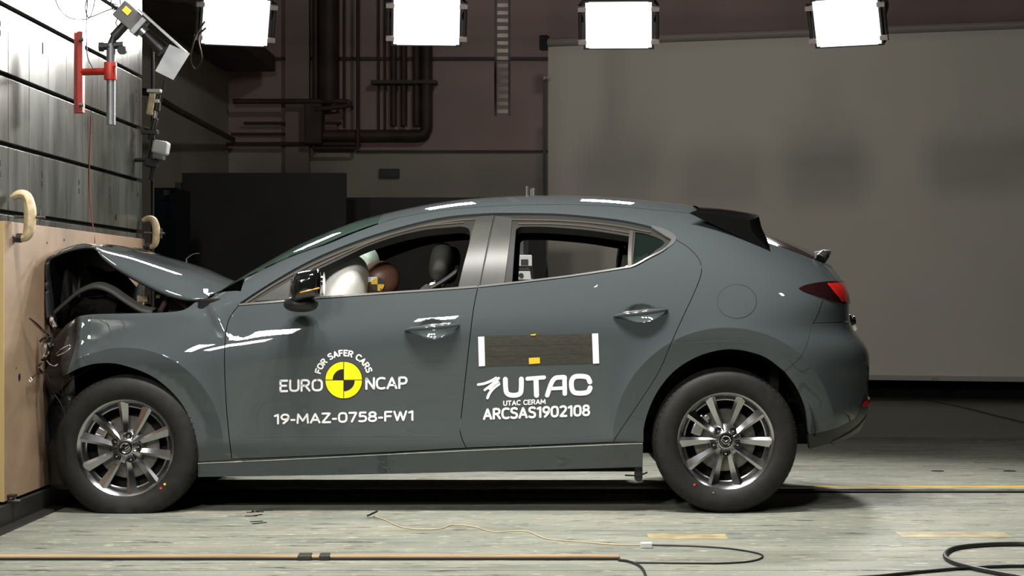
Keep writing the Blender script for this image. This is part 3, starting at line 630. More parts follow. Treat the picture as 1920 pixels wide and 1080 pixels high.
def Yside(x, z):
    x = np.asarray(x, float); z = np.asarray(z, float)
    g = np.where(z < 1.0, _gl(np.minimum(z, 1.0)), 0.0)
    ra = 1-smooth(-.35, .25, x)*.75
    d = z-ridge_z(x); w_ = np.interp(x, [-1.4, -.3], [.030, .045])
    sp = w_*np.logaddexp(0, d/w_); A_ = _ra(x); k_ = _rk(x); y0 = g+A_*np.tanh(k_*sp/A_)
    # wheel-arch flares with a crease
    for (cx, cz), R1, amp in ((RW, .502, .026), (FW, .435, .020)):
        r = np.hypot(x-cx, (z-cz)); k = smooth(.0, .12, z-cz+.10)
        inn = np.clip((r-.36)/(R1-.36), 0, 1); out = np.exp(-np.maximum(r-R1, 0)/.07)
        y0 = y0-amp*k*np.where(r < R1, .15+.85*inn, out)
    # folds in the buckled fender
    def bump(cx, cz, sx, sz, rot, A):
        c_, s_ = math.cos(rot), math.sin(rot); u = (x-cx)*c_+(z-cz)*s_; v = -(x-cx)*s_+(z-cz)*c_
        return A*np.exp(-(u/sx)**2-(v/sz)**2)
    y0 = y0+bump(-1.545, .905, .085, .035, -.5, .020)-bump(-1.485, .88, .07, .028, -.95, .020)+bump(-1.60, .86, .16, .05, -.1, .008)
    y0 = y0-bump(-2.075, .80, .018, .13, 0, .020)+bump(-2.13, .80, .035, .12, .1, .025)+bump(-2.0, .74, .05, .06, .5, .006)
    m = np.interp(x, [-1.45, -1.0, -.65], [3.2, 2.7, 2.25])
    s = np.clip((z-ZS)/(zt(x)-ZS), 0, 1); Q = np.maximum(1-s**m, 0)**(1/m)
    t = np.clip((x-x0(z))/DR, 0, 1); q = np.maximum(1-t**NR, 0)**(1/NR)
    tf = np.clip((XF-x)/DF, 0, 1); qf = np.maximum(1-tf**NF, 0)**(1/NF)
    qf = .72+.28*qf
    y = YC-(YC-y0)*Q*q*qf
    for (cx, cz, a, c, dep) in DIMPLES:
        rr = ((x-cx)/a)**2+((z-cz)/c)**2; y = y+dep*np.maximum(1-rr, 0)**1.5
    return y
def u2x(u, z):
    u = np.asarray(u, float); X0 = x0(z)
    ph = np.clip(1-(u-X0)/LR, 0, 1)*PI/2; c, s = np.cos(ph), np.sin(ph); t = c/np.maximum(c**NR+s**NR, 1e-9)**(1/NR)
    return np.where(u > X0, X0+DR*t, u)
def x2u(x, z):
    X0 = x0(z); t = np.clip((x-X0)/DR, 0, .9999); q = (1-t**NR)**(1/NR); ph = np.arctan2(q, t)
    return np.where(x > X0, X0+LR*(1-ph/(PI/2)), x)
def surf(u, z, off=0.0):
    x = u2x(u, z); y = Yside(x, z)
    P = np.stack([x, y, np.broadcast_to(z, x.shape)], -1)
    return P
def surfn(u, z):
    e = 1.5e-3
    du = surf(u+e, z)-surf(u-e, z); dz = surf(u, z+e)-surf(u, z-e)
    n = np.cross(du, dz); l = np.linalg.norm(n, axis=-1, keepdims=True); return n/np.maximum(l, 1e-12)
def px2uz(p):
    p = np.asarray(p, float); y = np.full(len(p), .03)
    for _ in range(12):
        D = CAMD+y; x = (p[:, 0]-VX)*D/FPX; z = CAMZ-(p[:, 1]-VY)*D/FPX
        y = np.minimum(.6*Yside(np.minimum(x, xe(z)-1e-3), z)+.4*y, .75)
    return np.stack([x2u(np.minimum(x, xe(z)-1e-4), z), z], -1)
def seg(pts, smooth_=True, n=6):
    P = [Vector((a, b_, 0)) for a, b_ in pts]
    Q = catmull(P, n) if smooth_ and len(P) > 2 else P
    return np.array([[v.x, v.y] for v in Q])
def dens(poly, step, closed=True):
    out = []; n = len(poly)
    for i in range(n if closed else n-1):
        a, c = poly[i], poly[(i+1) % n]; d = np.linalg.norm(c-a)
        if d < 1e-7: continue
        k = max(1, int(math.ceil(d/step)))
        for j in range(k): out.append(a+(c-a)*j/k)
    if not closed: out.append(poly[-1])
    return np.array(out)
def area(p): x, y = p[:, 0], p[:, 1]; return .5*np.sum(x*np.roll(y, -1)-np.roll(x, -1)*y)
def inset(p, g):
    if area(p) < 0: g = -g
    d = np.roll(p, -1, 0)-p; d /= np.maximum(np.linalg.norm(d, axis=1, keepdims=True), 1e-9); nrm = np.stack([-d[:, 1], d[:, 0]], -1)
    n2 = nrm+np.roll(nrm, 1, 0); n2 /= np.maximum(np.linalg.norm(n2, axis=1, keepdims=True), .35)
    return p+n2*g
def inside(q, poly):
    x, y = q[:, 0][:, None], q[:, 1][:, None]; a = poly; c = np.roll(poly, -1, 0)
    cond = ((a[:, 1] > y) != (c[:, 1] > y)); xi = (c[:, 0]-a[:, 0])*(y-a[:, 1])/np.where(c[:, 1]-a[:, 1] == 0, 1e-12, c[:, 1]-a[:, 1])+a[:, 0]
    return (np.sum(cond & (x < xi), 1) % 2) == 1
def dist(q, poly):
    a = poly; c = np.roll(poly, -1, 0); d = c-a; L2 = np.maximum((d**2).sum(1), 1e-12)
    t = np.clip(((q[:, None]-a)*d).sum(-1)/L2, 0, 1); return np.sqrt((((a+t[..., None]*d)-q[:, None])**2).sum(-1)).min(1)
def panel(name, loops, m, parent, h=.03, gap=.0018, flange=.018, off=0.0, refine=(), far='copy', seam_center=False, crease=False, edge=.014, holes=0, warp=None, doublesided=True):
    """loops[0] outline, further loops are holes; all in (u,z) on the body side. Returns [near, far] or [both]"""
    L = [dens(l, edge) for l in loops]
    L = [inset(l, gap if i == 0 else -gap) for i, l in enumerate(L)] if gap else L
    lo = L[0].min(0); hi = L[0].max(0)
    gx, gz = np.arange(lo[0], hi[0], h), np.arange(lo[1], hi[1], h*.866)
    G = np.array([(a+(h/2 if j % 2 else 0), c) for j, c in enumerate(gz) for a in gx]) if len(gx) and len(gz) else np.zeros((0, 2))
    for (cx, cz, a, c, hh) in refine:
        ax = np.arange(cx-a, cx+a, hh); az = np.arange(cz-c, cz+c, hh)
        R = np.array([(p, q) for p in ax for q in az]); keep = ((G[:, 0]-cx)/a)**2+((G[:, 1]-cz)/c)**2 > 1.0
        R = R[((R[:, 0]-cx)/a)**2+((R[:, 1]-cz)/c)**2 < 1.0]; G = np.concatenate([G[keep], R])
    for (cx, cz), R1 in ((RW, .502), (FW, .435)):
        if len(G) and crease:
            G = G[np.abs(np.hypot(G[:, 0]-cx, G[:, 1]-cz)-R1) > .010]; rg = []
            for dr in (-.010, -.0028, .0028, .010):
                a_ = np.linspace(0, PI, 230); rg.append(np.stack([cx+(R1+dr)*np.cos(a_), cz+(R1+dr)*np.sin(a_)], -1))
            G = np.concatenate([G]+rg)
    if len(G):
        k = inside(G, L[0])
        for l in L[1:]: k &= ~inside(G, l)
        G = G[k]
        k = np.ones(len(G), bool)
        for l in L: k &= dist(G, l) > .006+.0*h
        G = G[k]
    V = np.concatenate(L+[G]) if len(G) else np.concatenate(L)
    E = []; s = 0
    for l in L:
        n = len(l); E += [(s+i, s+(i+1) % n) for i in range(n)]; s += n
    r = delaunay_2d_cdt([Vector(v) for v in V], E, [], 1, 1e-7)
    V2 = np.array([(v.x, v.y) for v in r[0]]); F = [tuple(f) for f in r[2]]
    cen = np.array([V2[list(f)].mean(0) for f in F]); k = inside(cen, L[0])
    for l in L[1:]: k &= ~inside(cen, l)
    F = [f for f, kk in zip(F, k) if kk]
    P = surf(V2[:, 0], V2[:, 1]); N = surfn(V2[:, 0], V2[:, 1])
    if warp is not None: P = warp(P)
    P = P+N*off if not callable(off) else P+N*off(P)[:, None]
    # fix winding so that faces point along N
    a, c, d = P[[f[0] for f in F]], P[[f[1] for f in F]], P[[f[2] for f in F]]
    fl = (np.cross(c-a, d-a)*N[[f[0] for f in F]]).sum(1) < 0
    F = [f[::-1] if x_ else f for f, x_ in zip(F, fl)]
    if warp is not None: N = None
    # flange
    cnt = {}
    for f in F:
        for i in range(len(f)): cnt[(f[i], f[(i+1) % len(f)])] = 1
    be = [e for e in cnt if (e[1], e[0]) not in cnt]
    Pl = [tuple(p) for p in P]; Nl = [tuple(n) for n in N] if N is not None else None
    FF = list(F)
    if flange:
        Nn = surfn(V2[:, 0], V2[:, 1]); mp = {}
        en = {}
        for a_, c_ in be:
            if seam_center and abs(P[a_][1]-YC) < 2e-3 and abs(P[c_][1]-YC) < 2e-3: continue
            t = P[c_]-P[a_]; o = np.cross(t, Nn[a_]); o /= max(np.linalg.norm(o), 1e-9)
            for v in (a_, c_): en[v] = en.get(v, 0)+o
        for a_, c_ in be:
            if a_ in en and c_ in en:
                if seam_center and abs(P[a_][1]-YC) < 2e-3 and abs(P[c_][1]-YC) < 2e-3: continue
                q = []
                for v in (a_, c_):
                    if v not in mp:
                        o = en[v]/max(np.linalg.norm(en[v]), 1e-9); mp[v] = len(Pl)
                        Pl.append(tuple(P[v])); Pl.append(tuple(P[v]-Nn[v]*flange))
                        if Nl is not None: Nl.append(tuple(o)); Nl.append(tuple(o))
                    q.append(mp[v])
                FF.append((q[1], q[0], q[0]+1, q[1]+1))
    def make(nm, Pl, FF, Nl):
        me = bpy.data.meshes.new(nm); me.from_pydata(Pl, [], FF); me.update()
        me.polygons.foreach_set('use_smooth', [True]*len(me.polygons))
        if Nl is not None: me.normals_split_custom_set_from_vertices(Nl)
        return link(nm, me, m, parent if not isinstance(parent, (list, tuple)) else None)
    def mir(Pl, FF, Nl): return [(a, 2*YC-b_, c) for a, b_, c in Pl], [f[::-1] for f in FF], ([(a, -b_, c) for a, b_, c in Nl] if Nl is not None else None)
    if seam_center:
        P2, F2, N2 = mir(Pl, FF, Nl); n = len(Pl)
        return [make(name, Pl+P2, FF+[tuple(i+n for i in f) for f in F2], (Nl+N2) if Nl is not None else None)]
    par = parent if isinstance(parent, (list, tuple)) else (parent, parent)
    parent0 = parent
    o = make(name, Pl, FF, Nl)
    if isinstance(parent, (list, tuple)): adopt(o, par[0])
    if far == 'copy':
        o2 = make(name, *mir(Pl, FF, Nl))
        if isinstance(parent, (list, tuple)): adopt(o2, par[1])
        return [o, o2]
    return [o, None]

car = thing('car', 'dark grey five door hatchback with its crushed front end against the barrier', 'car', (-.35, YC, 0))

def C(*curves): return px2uz(np.concatenate(curves))
rev = lambda a: a[::-1]
# ---- shared curves, read off the photograph
belt_f = seg([(447, 573), (540, 565), (600, 559.5), (700, 552.5), (800, 546), (896, 539)])
belt_r = seg([(896, 539), (945, 534), (1000, 528), (1080, 518), (1165, 505), (1190, 500), (1218, 485), (1246, 470), (1267, 449)])
rail = seg([(446, 571), (480, 548), (520, 523), (560, 500), (600, 480), (650, 459), (700, 441), (750, 426), (800, 413.5), (850, 405), (900, 401), (940, 399.5), (1000, 400), (1060, 402), (1150, 411), (1200, 420), (1235, 430), (1255, 440), (1267, 449)])
seam_b = seg([(896, 539), (891, 562), (885, 600), (873, 706), (862, 806)], n=4)
seam_b2 = seg([(862, 806), (866, 822), (874, 840)], n=3)
seam_f = seg([(447, 573), (434, 590), (427, 606), (422, 640), (421, 690), (425, 770), (431, 830), (435, 861)], n=4)
seam_r = seg([(1267, 449), (1293, 466), (1312, 489), (1315, 512), (1302, 548), (1278, 600), (1260, 640), (1240, 688), (1219, 724), (1160, 812), (1150, 829)], n=5)
sill_f = seg([(435, 861), (560, 856), (700, 849.5), (874, 840)], n=4)
sill_r = seg([(874, 840), (1000, 835), (1150, 829)], n=4)
arch_r = seg([(1207, 829), (1208, 800), (1219, 763), (1238, 727), (1267, 694), (1308, 669), (1353, 656.5), (1390, 657), (1434, 670), (1471, 697)], n=5)
arch_r2 = seg([(1471, 697), (1493, 727), (1510, 767), (1517, 815)], n=5)
arch_f = seg([(369, 866), (367, 830), (362, 806), (344, 763), (314, 728), (277, 702), (225, 684), (185, 682), (151, 690), (119, 706)], n=5)

# fender
fend = C(seg([(447, 573), (434, 590), (427, 606), (422, 640), (421, 690), (425, 770), (431, 830), (435, 861)], n=4)[:-1], seg([(435, 862), (369, 866)], False)[:-1], arch_f[:-1],
         seg([(119, 706), (115, 680), (118, 655), (128, 628), (139, 602), (148, 592)], n=4)[:-1], seg([(148, 592), (175, 588.5), (240, 587), (310, 585), (345, 580), (365, 567), (384, 556)], n=5)[:-1],
         seg([(384, 556), (400, 551), (425, 546), (449, 545), (462, 552)], n=4)[:-1], seg([(462, 559), (447, 571)], False))
fr_z = .025
fd = C(belt_f[:-1], seam_b[:-1], seam_b2[:-1], rev(sill_f)[:-1], rev(seam_f)[:-1])
rd = C(belt_r[:-1], seam_r[:-1], rev(sill_r)[:-1], rev(seam_b2)[:-1], rev(seam_b)[:-1])
hfx, hfz = px2uz([(811, 617)])[0]; hrx, hrz = px2uz([(1203, 588)])[0]
DIMPLES += [(hfx, hfz, .068, .044, .024), (hrx, hrz, .080, .045, .024)]
fender = panel('front_fender', [fend], paint, car, crease=True, h=.022, edge=.012)
for o in fender: o['label'] = 'buckled dark grey front fender'
door_f = panel('front_door', [fd], paint, car, crease=True, h=.028, refine=[(hfx, hfz, .085, .055, .0055)])
door_r = panel('rear_door', [rd], paint, car, crease=True, h=.028, refine=[(hrx, hrz, .095, .055, .0055)])
DIM_keep = DIMPLES[:]; DIMPLES.clear()
# curve where the upper body turns over into the roof: s = SPL
def spl(x): return np.interp(x, [-1.0, -.72, .75, 1.05], [.80, .90, .90, .84])
def zspl(x): return ZS+(zt(x)-ZS)*spl(x)
def u_split(x):                       # (u,z) of the split at a given x
    z = zspl(x); return np.array([float(x2u(np.array(x), z)), float(z)])
uA = px2uz([(448, 566)])[0]
FQ = .60                              # quarter panel reaches this far round the corner
def top_at_frac(f):
    """(u,z) on the split curve at fraction f round the rear corner"""
    z = 1.05
    for _ in range(60):
        u = x0(z)+LR*f; x = float(u2x(np.array(u), z)); z = .6*z+.4*float(zspl(x))
    return np.array([float(x0(z)+LR*f), z])
tq = top_at_frac(FQ)
def frac(f, z): return np.array([float(x0(z)+LR*f), z])
z530 = px2uz([(1585, 527)])[0][1]; z_bt = px2uz([(1560, 604)])[0][1]
xs_top = np.linspace(float(u2x(np.array(tq[0]), tq[1])), float(uA[0])+.005, 60)
top_curve = np.array([u_split(x) for x in xs_top])
side_quarter_edge = [frac(FQ, z) for z in np.linspace(z_bt+.002, tq[1]-.004, 8)]
bump_seam = seg([(1471, 697), (1500, 671), (1512, 648), (1524, 606)], n=4)
body = np.concatenate([C(rail[:-1], seam_r[:-1]), C(seg([(1150, 829), (1207, 828)], False)[:-1], arch_r[:-1], bump_seam), np.array([frac(FQ, z_bt)]), np.array(side_quarter_edge), top_curve])
bs_ = panel('body_side', [body], paint, car, crease=True, h=.026, edge=.013, gap=.0014)
# tailgate lower skin and bumper wrap to the centre
zc = float(top_at_frac(.985)[1])
fr_list = [top_at_frac(f) for f in np.linspace(.97, FQ+.006, 10)]
tg = np.concatenate([np.array([frac(FQ+.004, z_bt+.002), frac(1.0, z_bt+.002), frac(1.0, fr_list[0][1]-.001)]), np.array(fr_list)])
panel('tailgate', [tg], paint, car, h=.03, gap=.0, seam_center=True, far=None, flange=.01)
bl = C(bump_seam)
zlow = px2uz([(1640, 672)])[0][1]
bmp = np.concatenate([bl, np.array([frac(f, z_bt-.002) for f in np.linspace(.45, 1.0, 8)]), np.array([frac(1.0, zlow), frac(.85, zlow)]),
      C(seg([(1630, 712), (1617, 752), (1604, 782), (1590, 792), (1560, 806), (1518, 815)], n=3)[:-1], rev(arch_r2))])
panel('rear_bumper', [bmp], paint, car, crease=True, h=.028, gap=.0008, seam_center=True, far=None)
zv0 = px2uz([(1600, 838)])[0][1]
val = np.concatenate([C(seg([(1518, 816), (1560, 807), (1590, 793), (1604, 783), (1617, 753), (1630, 713)], n=3)), np.array([frac(.85, zlow-.002), frac(1.0, zlow-.002), frac(1.0, .42), frac(.80, .42)]),
      C(seg([(1640, 768), (1622, 792), (1602, 808), (1570, 827), (1519, 843)], n=4)), C(np.array([(1517, 822)]))])
panel('rear_valance', [val], black_sat, car, h=.03, gap=.0, off=-.004, seam_center=True, far=None)
strip_ = np.concatenate([C(seg([(1560, 830), (1604, 804), (1626, 780), (1638, 764)], n=4)), np.array([frac(.80, .425), frac(1.0, .425), frac(1.0, .395), frac(.80, .395)]), C(seg([(1638, 774), (1626, 792), (1604, 813), (1562, 835)], n=4))])
panel('valance_lip', [strip_], plastic_gray, car, h=.03, gap=0, off=.002, seam_center=True, far=None, flange=.03)
refl = C(seg([(1617, 763), (1622, 752), (1642, 742), (1643, 752), (1632, 760)], False))
panel('rear_reflector', [refl], red_lens, car, h=.02, gap=0, off=.004)

# roof family: z(x,y)
def z_of(x, y):
    lo = np.full(x.shape, ZS); hi = zt(x).copy()
    for _ in range(40):
        md = (lo+hi)/2; t = Yside(x, md) < y; lo = np.where(t, md, lo); hi = np.where(t, hi, md)
    return (lo+hi)/2
def top_panel(name, xa, xb, m, nx, ny=22, off=0.0, margin=0.0, mode='full', smoothx=None, ysq=None, hang=.0):
    X = np.linspace(xa, xb, nx); yl = Yside(X, zspl(X))+margin
    S = np.linspace(0, 1, ny); S = 1-(1-S)**1.5
    XX = np.repeat(X[:, None], ny, 1); YY = yl[:, None]+(YC-yl[:, None])*S[None, :]
    if ysq is not None: XX = XX+ysq(XX, YY)
    ZZ = z_of(XX, np.minimum(YY, YC-1e-6)); e = 2e-3
    zx = (z_of(XX+e, np.minimum(YY, YC-1e-6))-z_of(XX-e, np.minimum(YY, YC-1e-6)))/(2*e); zy = (z_of(XX, np.minimum(YY+e, YC-1e-6))-z_of(XX, YY-e))/(2*e+0*YY)
    zy = np.where(YY > YC-2*e, 0, zy)
    N = np.stack([-zx, -zy, np.ones_like(zx)], -1); N /= np.linalg.norm(N, axis=-1, keepdims=True)
    P = np.stack([XX, YY, ZZ], -1)+N*(off(XX)[..., None] if callable(off) else off)
    P2 = P[:, ::-1][:, 1:].copy(); P2[..., 1] = 2*YC-P2[..., 1]; N2 = N[:, ::-1][:, 1:].copy(); N2[..., 1] *= -1
    P = np.concatenate([P, P2], 1); N = np.concatenate([N, N2], 1); ny2 = P.shape[1]
    F = [(i*ny2+j, (i+1)*ny2+j, (i+1)*ny2+j+1, i*ny2+j+1) for i in range(nx-1) for j in range(ny2-1)]
    Pl = [tuple(p) for p in P.reshape(-1, 3)]; Nl = [tuple(p) for p in N.reshape(-1, 3)]
    # skirt round the edge, so that it has thickness
    if hang:
        ring = [i*ny2 for i in range(nx)]+[(nx-1)*ny2+j for j in range(1, ny2)]+[i*ny2+ny2-1 for i in range(nx-2, -1, -1)]+[j for j in range(ny2-2, 0, -1)]
        cP = P.reshape(-1, 3).mean(0); base = len(Pl)
        for k in ring:
            o = np.array(Pl[k])-cP; o[2] = 0; o /= max(np.linalg.norm(o), 1e-9)
            Pl.append(Pl[k]); Pl.append(tuple(np.array(Pl[k])-np.array(Nl[k])*hang)); Nl.append(tuple(o)); Nl.append(tuple(o))
        n = len(ring)
        for i in range(n): F.append((base+2*i, base+2*((i+1) % n), base+2*((i+1) % n)+1, base+2*i+1))
    me = bpy.data.meshes.new(name); me.from_pydata(Pl, [], F); me.update(); me.polygons.foreach_set('use_smooth', [True]*len(me.polygons))
    me.normals_split_custom_set_from_vertices(Nl)
    return link(name, me, m, car)
xw0, xw1 = pxx(447, 9.3), pxx(722, 9.5); xr1 = pxx(1304, 9.5); xg0, xg1 = pxx(1418, 9.5), pxx(1556, 9.5); xq = float(u2x(np.array(top_at_frac(.96)[0]), top_at_frac(.96)[1]))
bow = lambda k: (lambda X, Y: -k*np.clip((Y-.2)/.7, 0, 1)**.8*np.clip(1-(X-xw0)/(xw1-xw0), 0, 1))
top_panel('roof', xw1, xr1, paint, 60)
top_panel('windscreen', xw0+.01, xw1, glass, 40, ysq=bow(.30), margin=.015)
for side in (0, 1): pass
top_panel('roof_spoiler_base', xr1, xg0, black_gloss, 16, off=-.004)
top_panel('rear_window', xg0, xg1, black_gloss, 24, off=.001)
top_panel('tailgate_top', xg1, xq, paint, 14)
# spoiler blade lifting off the hatch
sp = [(1302, 386), (1340, 389), (1380, 395), (1410, 399), (1415, 404), (1413, 410), (1420, 424), (1431, 436)]
b = NB(); rows = []
YS = [.30, .36, .45, .6, .9]
spl_top = seg([(1302, 386.5), (1345, 389.5), (1385, 395), (1411, 400)], n=4); 
def sprow(y):
    k = [.86, .95, 1, 1, 1][YS.index(y)] if y in YS else 1
    r = []
    for (px_, py_) in spl_top:
        x = pxx(px_, 9.35); z = pz(py_, 9.35)-.012*(y < .5)-(.035 if y == .30 else (.015 if y == .36 else 0)); z = max(z, float(z_of(np.array([x]), np.array([min(y+.02, .9)]))[0])+.002); r.append((x-(.05*(y == .30)), y, z))
    xt, zt_ = r[-1][0], r[-1][2]; r.append((xt+.004, y, zt_-.018)); r.append((xt+.012, y, zt_-.05)); 
    xx = pxx(1431, 9.35); r.append((xx, y, float(z_of(np.array([xx]), np.array([y]))[0])-.002))
    return [b.verts.new(p) for p in r]
R1_ = [sprow(y) for y in YS]
R2_ = [[b.verts.new((v.co.x, 2*YC-v.co.y, v.co.z)) for v in r] for r in R1_[:-1]][::-1]
RR = R1_+R2_
for A, B in zip(RR, RR[1:]):
    for i in range(len(A)-1): b.faces.new((A[i], A[i+1], B[i+1], B[i]))
b.faces.new(RR[0]); b.faces.new(RR[-1][::-1])
finish(b, 'roof_spoiler', black_gloss, car, angle=.7)
# wiper hub cap at the foot of the rear window
b = NB(); q = W(1546, 478, .62); acyl(b, q+Vector((-.02, -.02, -.02)), q+Vector((.005, .0, .008)), .028, .024, seg=18); abox(b, q+Vector((.01, .15, .012)), (.035, .34, .02)); finish(b, 'rear_wiper', black_sat, car, bevel=.004)
# shark pins on the roof
for px_, h_ in ((988, 17), (996, 13), (1000, 15)):
    b = NB(); q = W(px_, 366, .95); acyl(b, (q.x, .95+.03*(px_-988)/6, q.z-.02), (q.x, .95+.03*(px_-988)/6, q.z-.0+h_*9.6/FPX), .006, seg=8); finish(b, 'roof_pin', steel_lt, car)

b = NB(); acyl(b, (1.462, YC, .825), (1.478, YC, .832), .048, .044, seg=28); ablob(b, (1.48, YC, .832), (.012, .03, .03)); finish(b, 'rear_emblem', chrome, car)
# ---- lamps, fuel flap, seams
tl = np.concatenate([C(seg([(1497, 541), (1512, 534.5), (1545, 529), (1580, 527.5)], n=3)), np.array([frac(.72, z530), frac(.9, z530-.005), frac(.9, z530-.095), frac(.72, z530-.105)]), C(seg([(1596, 573), (1560, 564), (1525, 553), (1505, 546)], n=3))])
tls = panel('tail_light', [tl], smoke_lens, car, h=.02, gap=0, off=.004, flange=.02)
red = C(seg([(1551, 532), (1581, 531), (1588, 568), (1578, 565), (1564, 549)], False))
panel('red_lens', [red], red_lens, tls, h=.012, gap=0, off=.0055, flange=.002)
r2 = np.concatenate([C(seg([(1584, 531), (1600, 532)], False)), np.array([frac(.7, z530-.012), frac(.7, z530-.09)]), C(seg([(1600, 570), (1591, 569)], False))])
panel('amber_lens', [r2], mat('dark_red_lens', (.16, .012, .008), .1, 0, 1.0), tls, h=.012, gap=0, off=.0055, flange=.002)
ang = np.linspace(0, 2*PI, 72, endpoint=False)
fo = C(np.stack([1381.5+37.5*np.cos(ang), 565+32.5*np.sin(ang)], -1)); fi = C(np.stack([1381.5+36.2*np.cos(ang), 565+31.2*np.sin(ang)], -1))
panel('fuel_flap_seam', [fo, fi], black_decal, car, h=.03, gap=0, off=.0006, flange=0, edge=.02, far=None)
def line_strip(nm, pts, wpx, m, par, off=.0006, far='copy', n=8, flange=0, **k):
    c = seg(pts, n=n); d = np.gradient(c, axis=0); d /= np.linalg.norm(d, axis=1, keepdims=True); nn = np.stack([-d[:, 1], d[:, 0]], -1); 
    w_ = np.array([wpx(i/(len(c)-1)) if callable(wpx) else wpx for i in range(len(c))])[:, None]/2
    lp = C(np.concatenate([c+nn*w_, (c-nn*w_)[::-1]])); return panel(nm, [lp], m, par, h=.03, gap=0, off=off, flange=flange, far=far, edge=.02, **k)
line_strip('tailgate_seam', [(1543, 562), (1532, 592), (1524, 606)], 1.0, black_decal, car)
# ---- sill / side skirt
sk = C(seg([(370, 866), (435, 863), (560, 858), (700, 852), (874, 842.5), (1000, 837.5), (1150, 831), (1206, 829)], n=5)[:-1], seg([(1206, 829), (1205, 876)], False)[:-1], seg([(1205, 876), (1000, 882), (700, 889), (371, 895)], n=5))
skirt = panel('side_skirt', [sk], paint, car, h=.02, gap=0, off=lambda P: -.006+0*P[:, 0], flange=.10)
line_strip('sill_edge', [(371, 869), (560, 860.5), (874, 845), (1150, 833.5), (1205, 831.5)], 1.6, chrome, skirt[0], off=-.001, far=None, flange=.004)
line_strip('sill_flange', [(371, 894), (700, 888.5), (1000, 881.5), (1204, 876)], 4, black_sat, skirt[0], off=-.012, far=None, flange=.03)
b = NB(); q = W(1197, 876, .16); abox(b, (q.x, .16, q.z-.012), (.035, .05, .06)); acyl(b, (q.x, .14, q.z-.045), (q.x, .18, q.z-.045), .018, seg=16); finish(b, 'jacking_tab', black_sat, car, bevel=.004)

# ---- doors: frames, pillars, glass
def ring_panel(nm, outer, inner, m, par, off, flange, **k): return panel(nm, [C(outer), C(inner)], m, par, h=.035, gap=0, off=off, flange=flange, edge=.012, **k)
out_f = np.concatenate([belt_f[:-1], seg([(896, 539), (905, 500), (918, 440), (927, 402)], False)[:-1], rev(seg([(446, 571), (480, 548), (520, 523), (560, 500), (600, 480), (650, 459), (700, 441), (750, 426), (800, 413.5), (850, 405), (900, 401), (927, 400.5)]))[:-1]])
in_f = np.concatenate([seg([(550, 565), (600, 557), (700, 550), (800, 543.5), (858, 540)], n=4)[:-1], seg([(858, 540), (868, 498), (879, 455), (881, 432), (876, 424), (863, 421)], n=4)[:-1],
        rev(seg([(550, 524), (601, 500), (653, 475), (691, 457), (745, 439), (799, 427), (863, 421)], n=4))[:-1]])
wf = ring_panel('window_frame', out_f, in_f, seal, door_f, -.010, .035)
line_strip('seal_lip', [(460, 566), (520, 528), (600, 486), (700, 447), (800, 419.5), (855, 411), (893, 408)], 3.2, seal_light, wf[0], off=-.006, far=None, flange=.01)
line_strip('seal_lip', [(545, 521), (600, 494), (653, 469), (700, 449), (745, 433.5), (799, 421), (870, 414)], 2.6, seal_light, wf[0], off=-.006, far=None, flange=.01)
tri = C(seg([(478, 563), (549, 521), (540, 560)], False)); panel('corner_panel', [tri], trim_gray, door_f, h=.03, gap=0, off=-.006, flange=.012)
pb = C(seg([(859, 541), (868, 500), (880, 456), (886, 430), (894, 405), (926, 402)], False)[:-1], seg([(926, 402), (915, 450), (905, 500), (898, 539)], False)); panel('pillar_trim', [pb], trim_gray, door_f, h=.03, gap=0, off=-.004, flange=.015)
out_r = np.concatenate([belt_r[:-1], rev(seg([(927, 400.5), (1000, 400), (1060, 402), (1150, 411), (1200, 420), (1235, 430), (1255, 440), (1267, 449)]))[:-1], seg([(927, 400.5), (918, 440), (905, 500), (896, 539)], False)[:-1]])
in_r = np.concatenate([seg([(960, 529), (1000, 524), (1080, 514), (1165, 502), (1177, 500)], n=4)[:-1], seg([(1177, 500), (1180, 470), (1181, 440)], False)[:-1],
        rev(seg([(977, 421.5), (1027, 422), (1110, 429), (1181, 440)], n=4))[:-1], seg([(977, 421.5), (969, 426), (966, 440), (960, 529)], n=4)[:-1]])
in_q = np.concatenate([seg([(1186, 497), (1192, 434)], False)[:-1], seg([(1192, 432), (1215, 436), (1246, 451), (1228, 468), (1205, 487)], n=4)])
wr = panel('window_frame', [C(out_r), C(in_r), C(in_q)], seal, door_r, h=.035, gap=0, off=-.010, flange=.035, edge=.012)
line_strip('seal_lip', [(960, 409), (1060, 411.5), (1150, 420), (1220, 433)], 2.6, seal_light, wr[0], off=-.006, far=None, flange=.01)
line_strip('seal_lip', [(972, 417), (1040, 417.5), (1110, 423), (1180, 434)], 2.4, seal_light, wr[0], off=-.006, far=None, flange=.01)
line_strip('window_divider', [(1184, 431), (1181, 470), (1181, 502)], 7, seal_light, wr, off=-.004, flange=.02)
pr = C(seg([(929, 403), (960, 407), (957, 440), (945, 531)], False)[:-1], seg([(945, 532), (901, 537)], False)[:-1], seg([(901, 537), (908, 500), (920, 445)], False)); panel('pillar_trim', [pr], trim_gray, door_r, h=.03, gap=0, off=-.004, flange=.015)
panel('quarter_glass', [C(in_q)], dark_glass, door_r, h=.03, gap=0, off=-.018, flange=0)
cb = line_strip('belt_moulding', [(448, 571.5), (540, 563.5), (600, 558), (700, 551), (800, 544.5), (895, 537.5)], 3.4, mould, door_f, off=.003, flange=.010)
line_strip('belt_moulding', [(898, 537.3), (945, 532.3), (1000, 526), (1080, 516), (1165, 503), (1188, 498), (1216, 483), (1245, 468), (1263, 449), (1246, 436), (1222, 425)], lambda t: 3.2 if t < .72 else 3.2+8*math.sin(min(1, (t-.72)/.28)*PI), mould_dark, door_r, off=.003, flange=.010)

